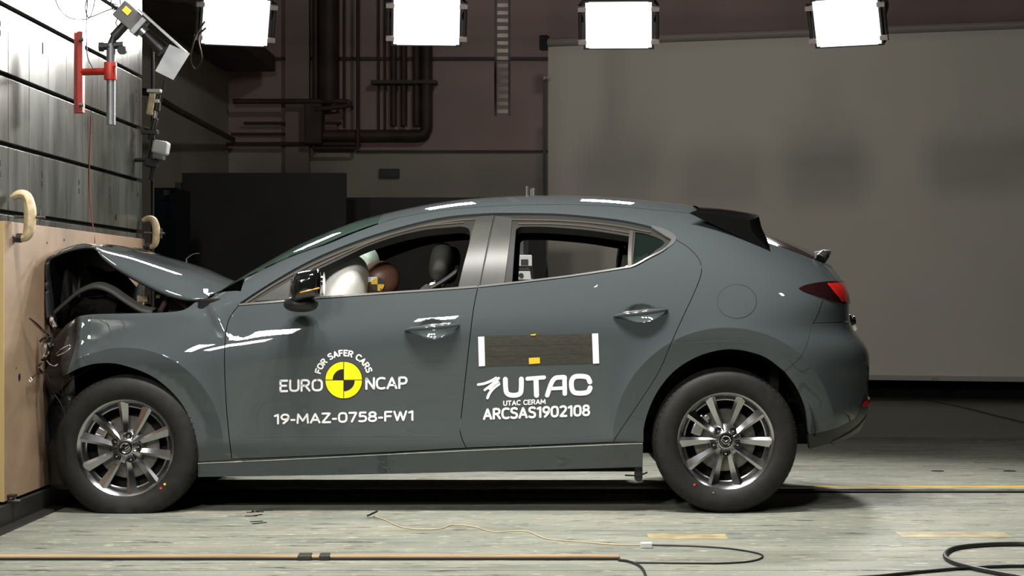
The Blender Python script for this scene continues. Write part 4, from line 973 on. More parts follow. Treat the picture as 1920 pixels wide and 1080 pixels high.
# interior trim, black, behind the painted skins
for lp, par, of in ((fd, door_f, -.045), (rd, door_r, -.045)):
    panel('door_trim', [inset(dens(lp, .02), .012)], black_mat, par, h=.08, gap=0, off=of, flange=0, edge=.03)
hdr = np.concatenate([C(seg([(470, 560), (520, 529), (600, 486), (700, 447), (800, 419), (900, 406), (1000, 405), (1150, 416), (1235, 435), (1300, 470), (1320, 520), (1290, 600)], n=4)), C(seg([(1400, 620), (1480, 560), (1500, 520)], False)), top_curve[8:]])
panel('inner_trim', [hdr], black_mat, car, h=.06, gap=0, off=-.028, flange=0, edge=.03)
top_panel('headlining', xw1+.02, xg0, black_mat, 20, ny=10, off=-.025)

# ---- door handles
for (hx, hz_), pts, par in (((hfx, hfz), [(759, 618), (775, 614), (811, 611.5), (845, 608), (862, 607)], door_f), ((hrx, hrz), [(1150, 591), (1170, 587.5), (1203, 584.5), (1235, 580), (1252, 579)], door_r)):
    for k, side in enumerate((1, -1)):
        b = NB(); P = []
        for i, (px_, py_) in enumerate(pts):
            u, z = px2uz([(px_, py_+2)])[0]; y = float(Yside(np.array(u), z))-[.004, .022, .034, .028, .006][i]
            P.append((u, y if side == 1 else 2*YC-y, z))
        atube(b, P, lambda t: .0045+.0115*math.sin(PI*min(1, max(0, t)))**.7, seg=14, flat=.75, smooth=8)
        finish(b, 'door_handle', paint, par[k])
        P2 = [(p[0], p[1]-.004*side, p[2]+[.003, .010, .012, .010, .003][i]) for i, p in enumerate(P)]
        b = NB(); atube(b, P2, .0014, seg=6, smooth=8); finish(b, 'handle_chrome_line', chrome, par[k])

# ---- decals
def decal(nm, poly_px, m, par, off=.0012, h=.04):
    return panel(nm, [C(dens(np.array(poly_px, float), 8))], m, par, h=h, gap=0, off=off, flange=0, edge=.03, far=None)[0]
def lay(nm, V, F, m, par, off=.0016):
    uz = px2uz(V); P = surf(uz[:, 0], uz[:, 1]); N = surfn(uz[:, 0], uz[:, 1]); P = P+N*off
    me = bpy.data.meshes.new(nm); me.from_pydata([tuple(p) for p in P], [], F); me.update(); return link(nm, me, m, par)
GL = {'E': (.50, [([(0, 0), (0, 1), (.5, 1)], 0), ([(0, .52), (.42, .52)], 0), ([(0, 0), (.5, 0)], 0)]), 'U': (.62, [([(0, 1), (0, .3), (.08, .07), (.31, 0), (.54, .07), (.62, .3), (.62, 1)], 1)]),
 'R': (.60, [([(0, 0), (0, 1)], 0), ([(0, 1), (.32, 1), (.5, .93), (.56, .75), (.5, .56), (.32, .48), (0, .48)], 1), ([(.3, .47), (.60, 0)], 0)]),
 'O': (.70, [([(.35, 1), (.58, .94), (.69, .75), (.70, .5), (.69, .25), (.58, .06), (.35, 0), (.12, .06), (.01, .25), (0, .5), (.01, .75), (.12, .94), (.35, 1)], 1)]),
 '0': (.60, [([(.30, 1), (.50, .94), (.59, .75), (.60, .5), (.59, .25), (.50, .06), (.30, 0), (.10, .06), (.01, .25), (0, .5), (.01, .75), (.10, .94), (.30, 1)], 1)]),
 'N': (.60, [([(0, 0), (0, 1), (.6, 0), (.6, 1)], 0)]), 'C': (.60, [([(.60, .95), (.44, 1), (.26, .99), (.08, .88), (0, .64), (0, .36), (.08, .12), (.26, .01), (.44, 0), (.60, .05)], 1)]),
 'A': (.70, [([(0, 0), (.35, 1), (.70, 0)], 0), ([(.13, .30), (.57, .30)], 0)]), 'P': (.56, [([(0, 0), (0, 1)], 0), ([(0, 1), (.32, 1), (.5, .93), (.57, .72), (.5, .50), (.32, .42), (0, .42)], 1)]),
 '1': (.30, [([(0, .86), (.26, 1), (.26, 0)], 0)]), '9': (.56, [([(.55, .66), (.48, .50), (.30, .43), (.09, .50), (0, .72), (.09, .93), (.29, 1), (.49, .93), (.57, .70), (.47, .36), (.16, 0)], 1)]),
 '-': (.26, [([(0, .36), (.26, .36)], 0)]), 'M': (.84, [([(0, 0), (.05, 1), (.42, .22), (.79, 1), (.84, 0)], 0)]), 'Z': (.60, [([(0, 1), (.6, 1), (0, 0), (.62, 0)], 0)]),
 '7': (.56, [([(0, 1), (.56, 1), (.20, 0)], 0)]), '5': (.54, [([(.50, 1), (.06, 1), (.04, .56)], 0), ([(.04, .56), (.30, .60), (.48, .52), (.55, .31), (.48, .09), (.27, 0), (0, .03)], 1)]),
 '8': (.58, [([(.29, .54), (.49, .64), (.54, .78), (.46, .95), (.29, 1), (.12, .95), (.04, .78), (.09, .64), (.29, .54), (.50, .45), (.58, .26), (.50, .06), (.29, 0), (.08, .06), (0, .26), (.08, .45), (.29, .54)], 1)]),
 'F': (.50, [([(0, 0), (0, 1), (.5, 1)], 0), ([(0, .50), (.44, .50)], 0)]), 'W': (.96, [([(0, 1), (.24, 0), (.48, .95), (.72, 0), (.96, 1)], 0)]),
 'S': (.56, [([(.54, .92), (.42, 1), (.20, 1), (.04, .90), (.03, .68), (.18, .55), (.38, .49), (.54, .36), (.54, .12), (.38, 0), (.16, 0), (0, .07)], 1)]),
 '2': (.56, [([(.02, .93), (.18, 1), (.40, .99), (.53, .86), (.52, .66), (.38, .44), (0, 0)], 1), ([(0, 0), (.58, 0)], 0)]), 'T': (.60, [([(0, 1), (.60, 1)], 0), ([(.30, 1), (.30, 0)], 0)]), ' ': (.22, [])}
def stroke_mesh(strokes):
    b_V = []; b_F = []
    for pts, w0, sm in strokes:
        runs = [pts] if sm else [pts[i:i+2] for i in range(len(pts)-1)]
        for rn in runs:
            c = seg(rn, sm, 8) if sm else np.array(rn, float)
            if not sm: c = dens(c, 6.0, False)
            d = np.gradient(c, axis=0); d /= np.maximum(np.linalg.norm(d, axis=1, keepdims=True), 1e-9); nn = np.stack([-d[:, 1], d[:, 0]], -1); n = len(c); base = len(b_V); h_ = w0/2
            for i in range(n): b_V.append(c[i]+nn[i]*h_); b_V.append(c[i]-nn[i]*h_)
            b_F += [(base+2*i, base+2*i+1, base+2*i+3, base+2*i+2) for i in range(n-1)]
            for e, sgn in ((0, -1), (n-1, 1)):
                k0 = len(b_V); b_V.append(c[e]); a_ = math.atan2(d[e][1], d[e][0])+(0 if sgn > 0 else PI)
                for j in range(7): t = a_-PI/2+PI*j/6; b_V.append(c[e]+np.array([math.cos(t), math.sin(t)])*h_)
                b_F += [(k0, k0+1+j, k0+2+j) for j in range(6)]
    return np.array(b_V), b_F
def layout(s, gapw):
    out = []; x = 0
    for ch in s: w_, st_ = GL[ch]; out.append((x, st_)); x += w_+gapw
    return out, x-gapw
def text(s, x0_, x1_, yl0, yl1, hgt, m, par, wt=3.2, gapw=.24):
    """capitals between pixel x0 and x1, baseline sloping from yl0 to yl1, cap height hgt"""
    out, tot = layout(s, gapw); st_ = []; kx = (x1_-x0_-wt)/tot
    for gx_, strokes in out:
        for pts, sm in strokes:
            q = []
            for a, c in pts: X = x0_+wt/2+(gx_+a)*kx; t = (X-x0_)/(x1_-x0_); q.append((X, yl0+t*(yl1-yl0)-wt/2-c*(hgt-wt)))
            st_.append((q, wt, sm))
    V, F = stroke_mesh(st_); return lay('lettering', V, F, m, par)
DF_, DR_ = door_f[0], door_r[0]
text('EURO', 524, 605.5, 735.5, 733.5, 23.5, white_decal, DF_, 4.0)
text('NCAP', 685, 764, 731, 729, 23.5, white_decal, DF_, 4.0)
text('19-MAZ-0758-FW1', 513.5, 776, 796, 789, 20, white_decal, DF_, 3.7)
text('ARCSAS1902108', 905.5, 1106.5, 787.5, 780, 22, white_decal, DR_, 4.2, .27)
text('UTAC CERAM', 943.5, 1023, 761, 757.5, 9.8, white_decal, DR_, 2.0, .28)
cx_, cy_ = 644.5, 712.5
def arc_text(s, Rr, a0, a1, hgt, par, wt=2.7):
    out, tot = layout(s, .30); st_ = []
    for gx_, strokes in out:
        for pts, sm in strokes:
            q = []
            for a, c in pts: t = (gx_+a)/tot; an = math.radians(a0+(a1-a0)*t); r = Rr+wt/2+c*(hgt-wt); q.append((cx_+r*math.cos(an), cy_-r*math.sin(an)))
            st_.append((q, wt, sm))
    V, F = stroke_mesh(st_); return lay('lettering', V, F, white_decal, par)
arc_text('FOR SAFER CARS', 44.5, 164, 18, 12.5, DF_)
def disc(cx, cy, r0, r1, a0, a1, m, par, off, nm):
    a = np.radians(np.linspace(a0, a1, 40)); o = np.stack([cx+r1*np.cos(a), cy-r1*1.0*np.sin(a)], -1)
    i = np.stack([cx+r0*np.cos(a[::-1]), cy-r0*np.sin(a[::-1])], -1) if r0 > 0 else np.array([[cx, cy]])
    if r0 == 0 and abs(a1-a0-360) < 1: o = o[:-1]; i = np.zeros((0, 2))
    return panel(nm, [C(np.concatenate([o, i]))], m, par, h=.03, gap=0, off=off, flange=0, edge=.01, far=None)[0]
rc = (644.5, 712.5)
rd_ = disc(*rc, 0, 35.6, 0, 360, black_decal, DF_, .0012, 'roundel')
for a0 in (2, 92, 182, 272): disc(rc[0]+.9*math.cos(math.radians(a0+43)), rc[1]-.9*math.sin(math.radians(a0+43)), 0, 33.5, a0-1.8, a0+87.8, yellow_decal, DF_, .0020, 'roundel_quadrant')
for a0 in (92, 272): disc(rc[0]+.9*math.cos(math.radians(a0+43)), rc[1]-.9*math.sin(math.radians(a0+43)), 0, 20, a0-1.8, a0+87.8, black_decal, DF_, .0028, 'roundel_dark_quadrant')
# laboratory logo: heavy lettering drawn with strokes, and three swooshes
def stroke_decal(strokes, par, nm, off=.0016):
    b_V = []; b_F = []
    for pts, w0, w1, sm in strokes:
        c = seg(pts, sm, 8); c = dens(c, 2.0, False); d = np.gradient(c, axis=0); d /= np.linalg.norm(d, axis=1, keepdims=True); nn = np.stack([-d[:, 1], d[:, 0]], -1)
        n = len(c); w_ = (w0+(w1-w0)*np.linspace(0, 1, n))[:, None]/2; base = len(b_V)
        for i in range(n): b_V.append(c[i]+nn[i]*w_[i]); b_V.append(c[i]-nn[i]*w_[i])
        b_F += [(base+2*i, base+2*i+1, base+2*i+3, base+2*i+2) for i in range(n-1)]
        for e, sgn in ((0, -1), (n-1, 1)):      # round caps
            k0 = len(b_V); b_V.append(c[e]); r = w_[e][0]
            a_ = math.atan2(d[e][1], d[e][0])+(0 if sgn > 0 else PI)
            for j in range(9): t = a_-PI/2+PI*j/8; b_V.append(c[e]+np.array([math.cos(t), math.sin(t)])*r)
            b_F += [(k0, k0+1+j, k0+2+j) for j in range(8)]
    return lay(nm, np.array(b_V), b_F, white_decal, par, off)
stroke_decal([([(947.5, 711), (948, 725), (950, 736), (957, 740.5), (969, 740.5), (976, 736), (977.5, 724), (977.5, 710.5)], 9, 9, True),
              ([(989, 710), (1020, 707.5)], 7.5, 7.5, False), ([(1005, 712), (1006, 741)], 9.5, 9.5, False),
              ([(1026, 741), (1034, 718), (1041, 709), (1050, 707.5), (1058.5, 707.5), (1058.5, 712), (1059, 738)], 8.5, 8.5, True), ([(1034, 728.5), (1056, 727.5)], 6.5, 6.5, False),
              ([(1106, 716), (1102, 708), (1093, 705.5), (1079, 706), (1072.5, 712), (1071.5, 724), (1075, 734), (1083, 737), (1097, 736.5), (1104, 733), (1106.5, 727)], 9, 9, True)], DR_, 'logo_lettering')
stroke_decal([([(896.5, 721), (908, 719), (921, 714), (930, 709)], 4.5, 5.5, True), ([(909, 731), (917, 725), (928, 716), (935, 709)], 4.5, 5, True), ([(914, 746), (918, 737), (926, 727), (935, 720)], 5, 6, True), ([(918, 729), (928, 722), (934, 717)], 4, 6, True)], DR_, 'logo_swoosh', .0018)
decal('sensor_tape_patch', [(908, 630), (1111, 626), (1112, 681), (909, 686.5)], tape_dark, DR_, .0012)
for yy_ in (647.5, 666): decal('tape_joint', [(909, yy_), (1111, yy_-4), (1111, yy_-3.2), (909, yy_+.8)], seal_light, DR_, .0020)
decal('white_marker', [(896.5, 631.5), (908, 631), (909.5, 686), (898, 686.8)], white_decal, DR_, .0024)
decal('white_marker', [(1110, 625.5), (1121.5, 625), (1123.5, 681), (1112, 681.8)], white_decal, DR_, .0024)
decal('yellow_marker', [(991.5, 671), (1012, 670), (1012.5, 681), (992, 682.5)], amber_decal, DR_, .0028)
decal('yellow_marker', [(994, 627.5), (1005, 625.8), (1004, 628.5), (997, 629)], amber_decal, DR_, .0028)
decal('scratch', [(1113, 539), (1121, 533.5), (1119, 538)], white_decal, DR_, .0012)

# ---- door mirror
mir_ = [None, None]
for side in (1, -1):
    def Y_(y): return y if side == 1 else 2*YC-y
    b = NB()
    ym = -.13; secs = [(-.045, .55, .55), (-.08, .92, .95), (-.135, 1.0, 1.0), (-.19, .85, .86), (-.215, .5, .5)]
    outl = [(548, 517), (560, 509), (590, 504), (600, 505), (603, 520), (602, 548), (597, 556), (575, 562), (552, 566), (543, 552), (543, 534)]
    oc = seg(outl+[outl[0]], n=4)[:-1]; ccx, ccy = 575, 536; rings = []
    for y, sx, sy in secs:
        D = CAMD-.13; R_ = []
        for (a, c) in oc: 
            R_.append(b.verts.new((pxx(ccx+(a-ccx)*sx, D), Y_(y), pz(ccy+(c-ccy)*sy, D))))
        rings.append(R_)
    for A, B in zip(rings, rings[1:]):
        for i in range(len(A)): b.faces.new((A[i], A[(i+1) % len(A)], B[(i+1) % len(A)], B[i]))
    b.faces.new(rings[0]); b.faces.new(rings[-1]); mo = finish(b, 'door_mirror', black_gloss, car, angle=3.2, sub=2)
    b = NB(); q = (pxx(592, 8.57), Y_(-.13), pz(532, 8.57)); acyl(b, (q[0]+.028, q[1], q[2]), (q[0]+.036, q[1], q[2]), .05, seg=24); finish(b, 'mirror_glass', chrome, mo)
    b = NB(); ablob(b, (pxx(562, 8.6), Y_(-.06), pz(570, 8.6)), (.075, .085, .036), nu=24, nv=14, e=2.4); finish(b, 'mirror_foot', black_sat, mo)
    b = NB(); atube(b, [(pxx(545, 8.5), Y_(-.165), pz(553, 8.5)), (pxx(570, 8.5), Y_(-.215), pz(547, 8.5)), (pxx(598, 8.5), Y_(-.19), pz(540, 8.5))], .0035, seg=8); finish(b, 'indicator_strip', mat('indicator', (.7, .28, .03), .15, coat=1), mo)

# ---- wheels: built about the origin, outer face towards -y
def rot2(x, z, a): return x*math.cos(a)-z*math.sin(a), x*math.sin(a)+z*math.cos(a)
TR = .322
def build_wheel(name, loc, spin, flat, mirror, label):
    sg = -1 if mirror else 1
    def fix(bm, nm, m, par=None, **k):
        if mirror:
            bmesh.ops.transform(bm, matrix=Matrix.Diagonal((1, -1, 1, 1)), verts=bm.verts)
        return finish(bm, nm, m, par, **k)
    b = NB()
    alathe(b, [(.2075, .0), (.2145, -.006), (.2165, -.002), (.2150, .006), (.2085, .010), (.1975, .012), (.1890, .024), (.1860, .040), (.184, .15), (.205, .16), (.212, .165), (.205, .17), (.186, .155), (.186, .042), (.192, .020), (.198, .010)], seg=96, closed=True)
    alathe(b, [(.1785, .034), (.1840, .030), (.1870, .034), (.1870, .060), (.1785, .060)], seg=96, closed=True)
    # hub dish
    alathe(b, [(.0, .004), (.026, .004), (.030, -.002), (.036, -.001), (.042, .006), (.066, .020), (.076, .032), (.080, .060), (.0, .060)], seg=60)
    for k in range(5):
        c = math.radians(90+72*k)
        for s in (-1, 1):
            a0, a1 = c+s*math.radians(15), c+s*math.radians(20.0)
            p0 = Vector((math.cos(a0)*.040, 0, math.sin(a0)*.040)); p1 = Vector((math.cos(a1)*.2035, 0, math.sin(a1)*.2035)); d = (p1-p0).normalized(); n = Vector((-d.z, 0, d.x))
            secs = []
            for t in (0, .12, .35, .65, .88, 1.0):
                p = p0.lerp(p1, t); hw = .0095+.0140*t; y = .010+.020*math.sin(PI*min(1, t*1.15+.05))*(.9)-(.004 if t == 1 else 0)*1
                y = [.004, .012, .020, .018, .008, .002][(0, .12, .35, .65, .88, 1.0).index(t)]
                rg = hw*.35*(-s)          # ridge shifted to one side
                dy_in, dy_out = (.011, .006)
                secs.append([b.verts.new(p+n*hw+Vector((0, y+.045, 0))), b.verts.new(p+n*hw+Vector((0, y+(dy_in if s > 0 else dy_out), 0))), b.verts.new(p+n*rg+Vector((0, y-.002, 0))),
                             b.verts.new(p-n*hw+Vector((0, y+(dy_out if s > 0 else dy_in), 0))), b.verts.new(p-n*hw+Vector((0, y+.045, 0)))])
            for A, B in zip(secs, secs[1:]):
                for i in range(5): b.faces.new((A[i], A[(i+1) % 5], B[(i+1) % 5], B[i]))
            b.faces.new(secs[0]); b.faces.new(secs[-1][::-1])
    bmesh.ops.rotate(b, verts=b.verts, cent=(0, 0, 0), matrix=Matrix.Rotation(-spin, 3, 'Y'))
    wh = fix(b, name, alloy, None, angle=.45); wh['label'] = label
    adopt(wh, car); wh.location = loc
    # tyre
    b = NB(); prof = [(.2080, .006), (.2120, -.001), (.222, -.010), (.240, -.0165), (.262, -.019), (.285, -.016), (.300, -.009), (.3110, .003), (.3175, .014), (.3200, .030), (.3205, .055), (.3150, .057), (.3150, .065), (.3215, .067), (.322, .098), (.3155, .100), (.3155, .108), (.322, .110),
                      (.3205, .140), (.3150, .142), (.3150, .150), (.3205, .152), (.3175, .185), (.305, .200), (.27, .210), (.235, .200), (.210, .175), (.200, .10)]
    alathe(b, prof, seg=128, closed=True)
    # sidewall rings and tread shoulder notches
    vs_ = [v for v in b.verts]
    for v in vs_:
        r = math.hypot(v.co.x, v.co.z)
        if v.co.z < -(TR-.05) and flat > 0:
            zf = -(TR-flat); k = (-(v.co.z)-(TR-.05))/.05
            if v.co.z < zf: v.co.z = zf
        if flat > 0 and v.co.z < -.2 and v.co.y < .1: v.co.y -= .012*min(1, (-.2-v.co.z)/.08)*math.exp(-(v.co.x/.16)**2)
    fix(b, 'tyre', rubber, wh, angle=.7)
    b = NB()
    for i in range(72):
        a = 2*PI*i/72; c = Vector((math.cos(a)*.3105, .001, math.sin(a)*.3105)); 
        if c.z < -.27: continue
        abox(b, c, (.015, .004, .0022), Matrix.Rotation(-a, 3, 'Y'))
    fix(b, 'tread_notches', black_mat, wh, smooth=False)
    for a, m_ in ((-126+math.degrees(spin)*0, red_lens), (-104, amber_decal)) if not mirror else ():
        if name == 'front_wheel': a += 78 if m_ is red_lens else 62
        b = NB(); r = .238; acyl(b, (math.cos(math.radians(a))*r, -.0185, math.sin(math.radians(a))*r), (math.cos(math.radians(a))*r, -.0160, math.sin(math.radians(a))*r), .0055, seg=12); fix(b, 'tyre_dot', m_, wh)
    # brake disc, caliper, backing
    b = NB(); alathe(b, [(.045, .062), (.138, .062), (.140, .066), (.138, .070), (.045, .070)], seg=64, closed=True); alathe(b, [(.0, .058), (.070, .058), (.076, .062), (.0, .066)], seg=40); fix(b, 'brake_disc', steel, wh)
    b = NB(); alathe(b, [(0, .10), (.186, .10), (.186, .105), (0, .105)], seg=48); fix(b, 'backing_plate', black_mat, wh)
    b = NB()
    for a in (138, 150, 162):
        a = math.radians(a); abox(b, (math.cos(a)*.132, .050, math.sin(a)*.132), (.045, .035, .034), Matrix.Rotation(-a, 3, 'Y'))
    a = math.radians(128); acyl(b, (math.cos(a)*.13, .03, math.sin(a)*.13), (math.cos(a)*.13, .07, math.sin(a)*.13), .013, seg=12); fix(b, 'brake_caliper', steel_lt, wh, smooth=False, bevel=.004)
    # nuts and cap
    for k in range(5):
        a = math.radians(54+72*k)+spin; cx, cz = math.cos(a)*.0555, math.sin(a)*.0555
        b = NB(); alathe(b, [(0, -.001), (.006, .000), (.0085, .004), (.0095, .010), (.0095, .03), (0, .03)], (cx, 0, cz), seg=6); fix(b, 'wheel_nut', chrome, wh)
        b = NB(); alathe(b, [(.0115, .006), (.0165, .0065), (.0165, .03), (.0115, .03)], (cx, 0, cz), seg=24, closed=True); fix(b, 'nut_pocket', black_sat, wh)
    b = NB(); alathe(b, [(0, -.007), (.022, -.006), (.0265, -.003), (.028, .002), (.028, .006), (0, .006)], seg=40); cap = fix(b, 'centre_cap', black_gloss, wh)
    b = NB(); alathe(b, [(.0195, -.0075), (.0225, -.0085), (.0235, -.0065), (.0195, -.0055)], seg=40, closed=True)
    for s in (-1, 1):
        P = [(0, -.0085, -.003), (s*.006, -.0088, .003), (s*.012, -.0085, .0065), (s*.019, -.0082, .009)]
        atube(b, P, lambda t: .0034-.0015*t, seg=8)
        P = [(s*.0195, -.0080, .004), (s*.010, -.0085, -.008), (0, -.0085, -.0125)]; atube(b, P, .0018, seg=6)
    if mirror: pass
    fix(b, 'wheel_emblem', chrome, wh)
    return wh
YWH = .035
build_wheel('rear_wheel', (RW[0], YWH, RW[1]), 0, .002, False, 'multi spoke silver alloy wheel at the rear, near side')
build_wheel('front_wheel', (FW[0], YWH, .289), math.radians(24), .033, False, 'multi spoke silver alloy wheel with flattened tyre at the front, near side')
build_wheel('rear_wheel', (RW[0], 2*YC-YWH, RW[1]), .5, .002, True, 'silver alloy wheel at the rear, far side')
build_wheel('front_wheel', (FW[0], 2*YC-YWH, .289), .3, .033, True, 'silver alloy wheel at the front, far side')

# ---- wheel housings, underbody
for (cx, cz), R, nm in ((RW, .405, 'wheel_housing'), ((FW[0], .295), .385, 'wheel_housing')):
    for side in (1, -1):
        b = NB(); y0, y1 = .055, .40
        if side < 0: y0, y1 = 2*YC-.055, 2*YC-.40
        n = 30; A = []; B = []
        a_lo, a_hi = math.radians(2), math.radians(178)
        for i in range(n+1):
            a = a_lo+(a_hi-a_lo)*i/n; A.append(b.verts.new((cx+R*math.cos(a), y0, cz+R*math.sin(a)))); B.append(b.verts.new((cx+R*.97*math.cos(a), y1, cz+R*.97*math.sin(a))))
        for i in range(n): b.faces.new((A[i], A[i+1], B[i+1], B[i]))
        cc = b.verts.new((cx, y1, cz-.08))
        for i in range(n): b.faces.new((B[i], B[i+1], cc))
        # keep clear of the barrier
        for v in b.verts: v.co.x = max(v.co.x, -2.235)
        finish(b, nm, black_mat, car)
b = NB(); abox(b, (-.56, YC, .235), (1.86, 1.50, .05)); abox(b, (-.56, YC, .30), (1.80, 1.40, .10)); abox(b, (1.10, YC, .42), (.26, 1.0, .10)); abox(b, (.78, YC, .34), (.9, .78, .14)); abox(b, (-1.85, YC, .27), (.70, .80, .16))
for y in (.34, 1.46): abox(b, (-.56, y, .19), (1.9, .08, .06))
acyl(b, (-1.4, 1.0, .20), (1.1, 1.0, .22), .028, seg=10); acyl(b, (.95, 1.2, .36), (1.28, 1.2, .37), .08, seg=16)
finish(b, 'underbody', black_mat, car, smooth=False)
b = NB(); abox(b, (.78, YC, .32), (.09, 1.5, .07)); abox(b, (-1.876, YC, .29), (.07, 1.5, .06)); finish(b, 'axle', dark_metal, car, smooth=False)
b = NB(); acyl(b, (.55, .30, .20), (.62, .28, .17), .02, seg=10); atube(b, [(.44, .15, .17), (.40, .16, .155), (.34, .17, .155)], .004, seg=6); finish(b, 'hanging_wire', black_sat, car)

# ---- cabin
b = NB(); abox(b, (-.2, YC, .33), (2.6, 1.44, .03)); abox(b, (-1.32, YC, .60), (.04, 1.40, .60)); abox(b, (1.02, YC, .62), (.04, 1.3, .5)); finish(b, 'cabin_floor', black_mat, car, smooth=False)
b = NB()
prof = [(-1.30, .93), (-1.20, .955), (-1.08, .94), (-1.0, .90), (-.98, .82), (-1.02, .68), (-1.10, .5), (-1.30, .45)]
R_ = [[b.verts.new((x, y, z)) for x, z in prof] for y in (.16, .25, 1.55, 1.64)]
for A, B in zip(R_, R_[1:]):
    for i in range(len(A)): b.faces.new((A[i], A[(i+1) % len(A)], B[(i+1) % len(A)], B[i]))
b.faces.new(R_[0]); b.faces.new(R_[-1][::-1]); finish(b, 'dashboard', black_sat, car, bevel=.01)
b = NB(); c = Vector((-1.03, .50, .84)); 
P = [c+Vector((.06*math.sin(t)*1.0, .185*math.cos(t), .17*math.sin(t))) for t in np.linspace(0, 2*PI, 33)]
atube(b, P, .015, seg=10, smooth=0); acyl(b, c+Vector((-.03, 0, 0)), (-1.25, .5, .76), .035, seg=14); acyl(b, c+Vector((.01, 0, -.02)), c+Vector((-.05, 0, 0)), .07, .05, seg=20); finish(b, 'steering_wheel', black_sat, car)
# inflated airbag
b = NB(); Rb = Euler((0, math.radians(8), 0)).to_matrix(); ac = Vector((-.950, .50, .985))
ablob(b, ac, (.112, .29, .188), Rb, nu=48, nv=30, e=2.5)
for v in b.verts:
    q = v.co-ac; nn = noise.noise(v.co*9)*.010+noise.noise(v.co*24)*.004; v.co += q.normalized()*nn
    r = math.hypot(q.y, q.z)
ab = finish(b, 'airbag', airbag_m, car, angle=3)
b = NB(); ablob(b, ac+Vector((.025, .33, .10)), (.10, .25, .13), Rb, nu=40, nv=24, e=2.4); finish(b, 'airbag_rear_lobe', airbag_m, ab, angle=3)
def seat(x, y, label):
    b = NB(); pts = [(x-.42, .52), (x-.20, .56), (x+.02, .50), (x+.03, .40), (x-.38, .40)]
    def slab(prof, w_, nm, m, par, e=.03):
        b = NB(); rows = []
        for k, (dy, s) in enumerate(((-w_/2, .80), (-w_/2+e, 1), (0, 1.0), (w_/2-e, 1), (w_/2, .80))):
            cx = sum(p[0] for p in prof)/len(prof); cz = sum(p[1] for p in prof)/len(prof)
            rows.append([b.verts.new((cx+(a-cx)*s, y+dy, cz+(c-cz)*s)) for a, c in prof])
        for A, B in zip(rows, rows[1:]):
            for i in range(len(A)): b.faces.new((A[i], A[(i+1) % len(A)], B[(i+1) % len(A)], B[i]))
        b.faces.new(rows[0]); b.faces.new(rows[-1][::-1]); return finish(b, nm, m, par, sub=1, angle=3)
    s = slab([(x-.46, .50), (x-.40, .57), (x-.1, .55), (x+.02, .50), (x+.02, .40), (x-.44, .40)], .50, 'seat', fabric, car)
    bk = slab([(x-.04, .48), (x-.02, .62), (x+.06, .80), (x+.13, .98), (x+.17, 1.03), (x+.22, 1.0), (x+.20, .85), (x+.14, .60), (x+.10, .46)], .48, 'backrest', fabric, s)
    b = NB(); 
    ablob(b, (x+.235, y, 1.115), (.052, .125, .095), Euler((0, .15, 0)).to_matrix(), nu=24, nv=16, e=2.5); h = finish(b, 'headrest', mat('headrest_fabric', (.055, .055, .05), .8), s)
    for dy in (-.06, .06):
        b = NB(); acyl(b, (x+.20, y+dy, 1.0), (x+.225, y+dy, 1.06), .007, seg=8); finish(b, 'headrest_post', steel_lt, h)
    return s
seat(-.74, .50, ''); seat(-.74, 1.30, '')
b = NB()
abox(b, (.36, YC, .46), (.50, 1.25, .16)); finish(b, 'rear_bench', fabric, car, bevel=.04)
b = NB(); abox(b, (.62, YC, .66), (.12, 1.25, .46), Euler((0, .35, 0)).to_matrix()); finish(b, 'rear_backrest', fabric, car, bevel=.04)
# camera on a stand beyond the car, seen through both rear windows
YQ = 2.75; q = W(983, 490, YQ); ts = thing('stand_camera', 'white boxed camera on a dark stand beyond the car, seen through the rear window', 'camera', (q.x, YQ, 0))
b = NB(); acyl(b, (q.x, YQ+.06, .03), (q.x, YQ+.06, q.z+.12), .022, seg=14); finish(b, 'stand', black_sat, ts)
b = NB(); abox(b, (q.x, YQ+.06, .015), (.40, .40, .03)); finish(b, 'base_plate', black_sat, ts, smooth=False)
b = NB(); abox(b, (q.x, YQ, q.z+.004), (.088, .06, .064)); finish(b, 'white_box', cam_white, ts, smooth=False, bevel=.004)
b = NB(); abox(b, (q.x+.002, YQ, q.z-.082), (.098, .06, .050)); finish(b, 'lower_box', cam_white, ts, smooth=False, bevel=.004)
b = NB(); abox(b, (q.x+.002, YQ-.032, q.z-.006), (.042, .012, .034)); finish(b, 'lens_bracket', black_sat, ts, smooth=False)
b = NB(); acyl(b, (q.x-.018, YQ-.03, q.z-.082), (q.x-.018, YQ-.045, q.z-.082), .014, seg=14); finish(b, 'lens', black_sat, ts)
b = NB(); acyl(b, (q.x+.04, YQ-.03, q.z-.03), (q.x+.048, YQ-.03, q.z-.10), .009, seg=8); abox(b, (q.x, YQ, q.z-.045), (.07, .05, .018)); finish(b, 'tilt_joint', black_sat, ts, smooth=False)
b = NB(); abox(b, (q.x-.02, YQ+.02, q.z+.095), (.03, .03, .11)); finish(b, 'upper_arm', plastic_gray, ts, smooth=False)
# small fittings at the driver's window sill
b = NB(); q = W(812, 534, .40); ablob(b, q, (.018, .02, .012)); finish(b, 'belt_clip', cam_white, car)
b = NB(); atube(b, [W(800, 545, .35), W(830, 528, .38), W(852, 512, .4), W(858, 500, .42)], .012, seg=8); finish(b, 'seat_belt', black_sat, car)

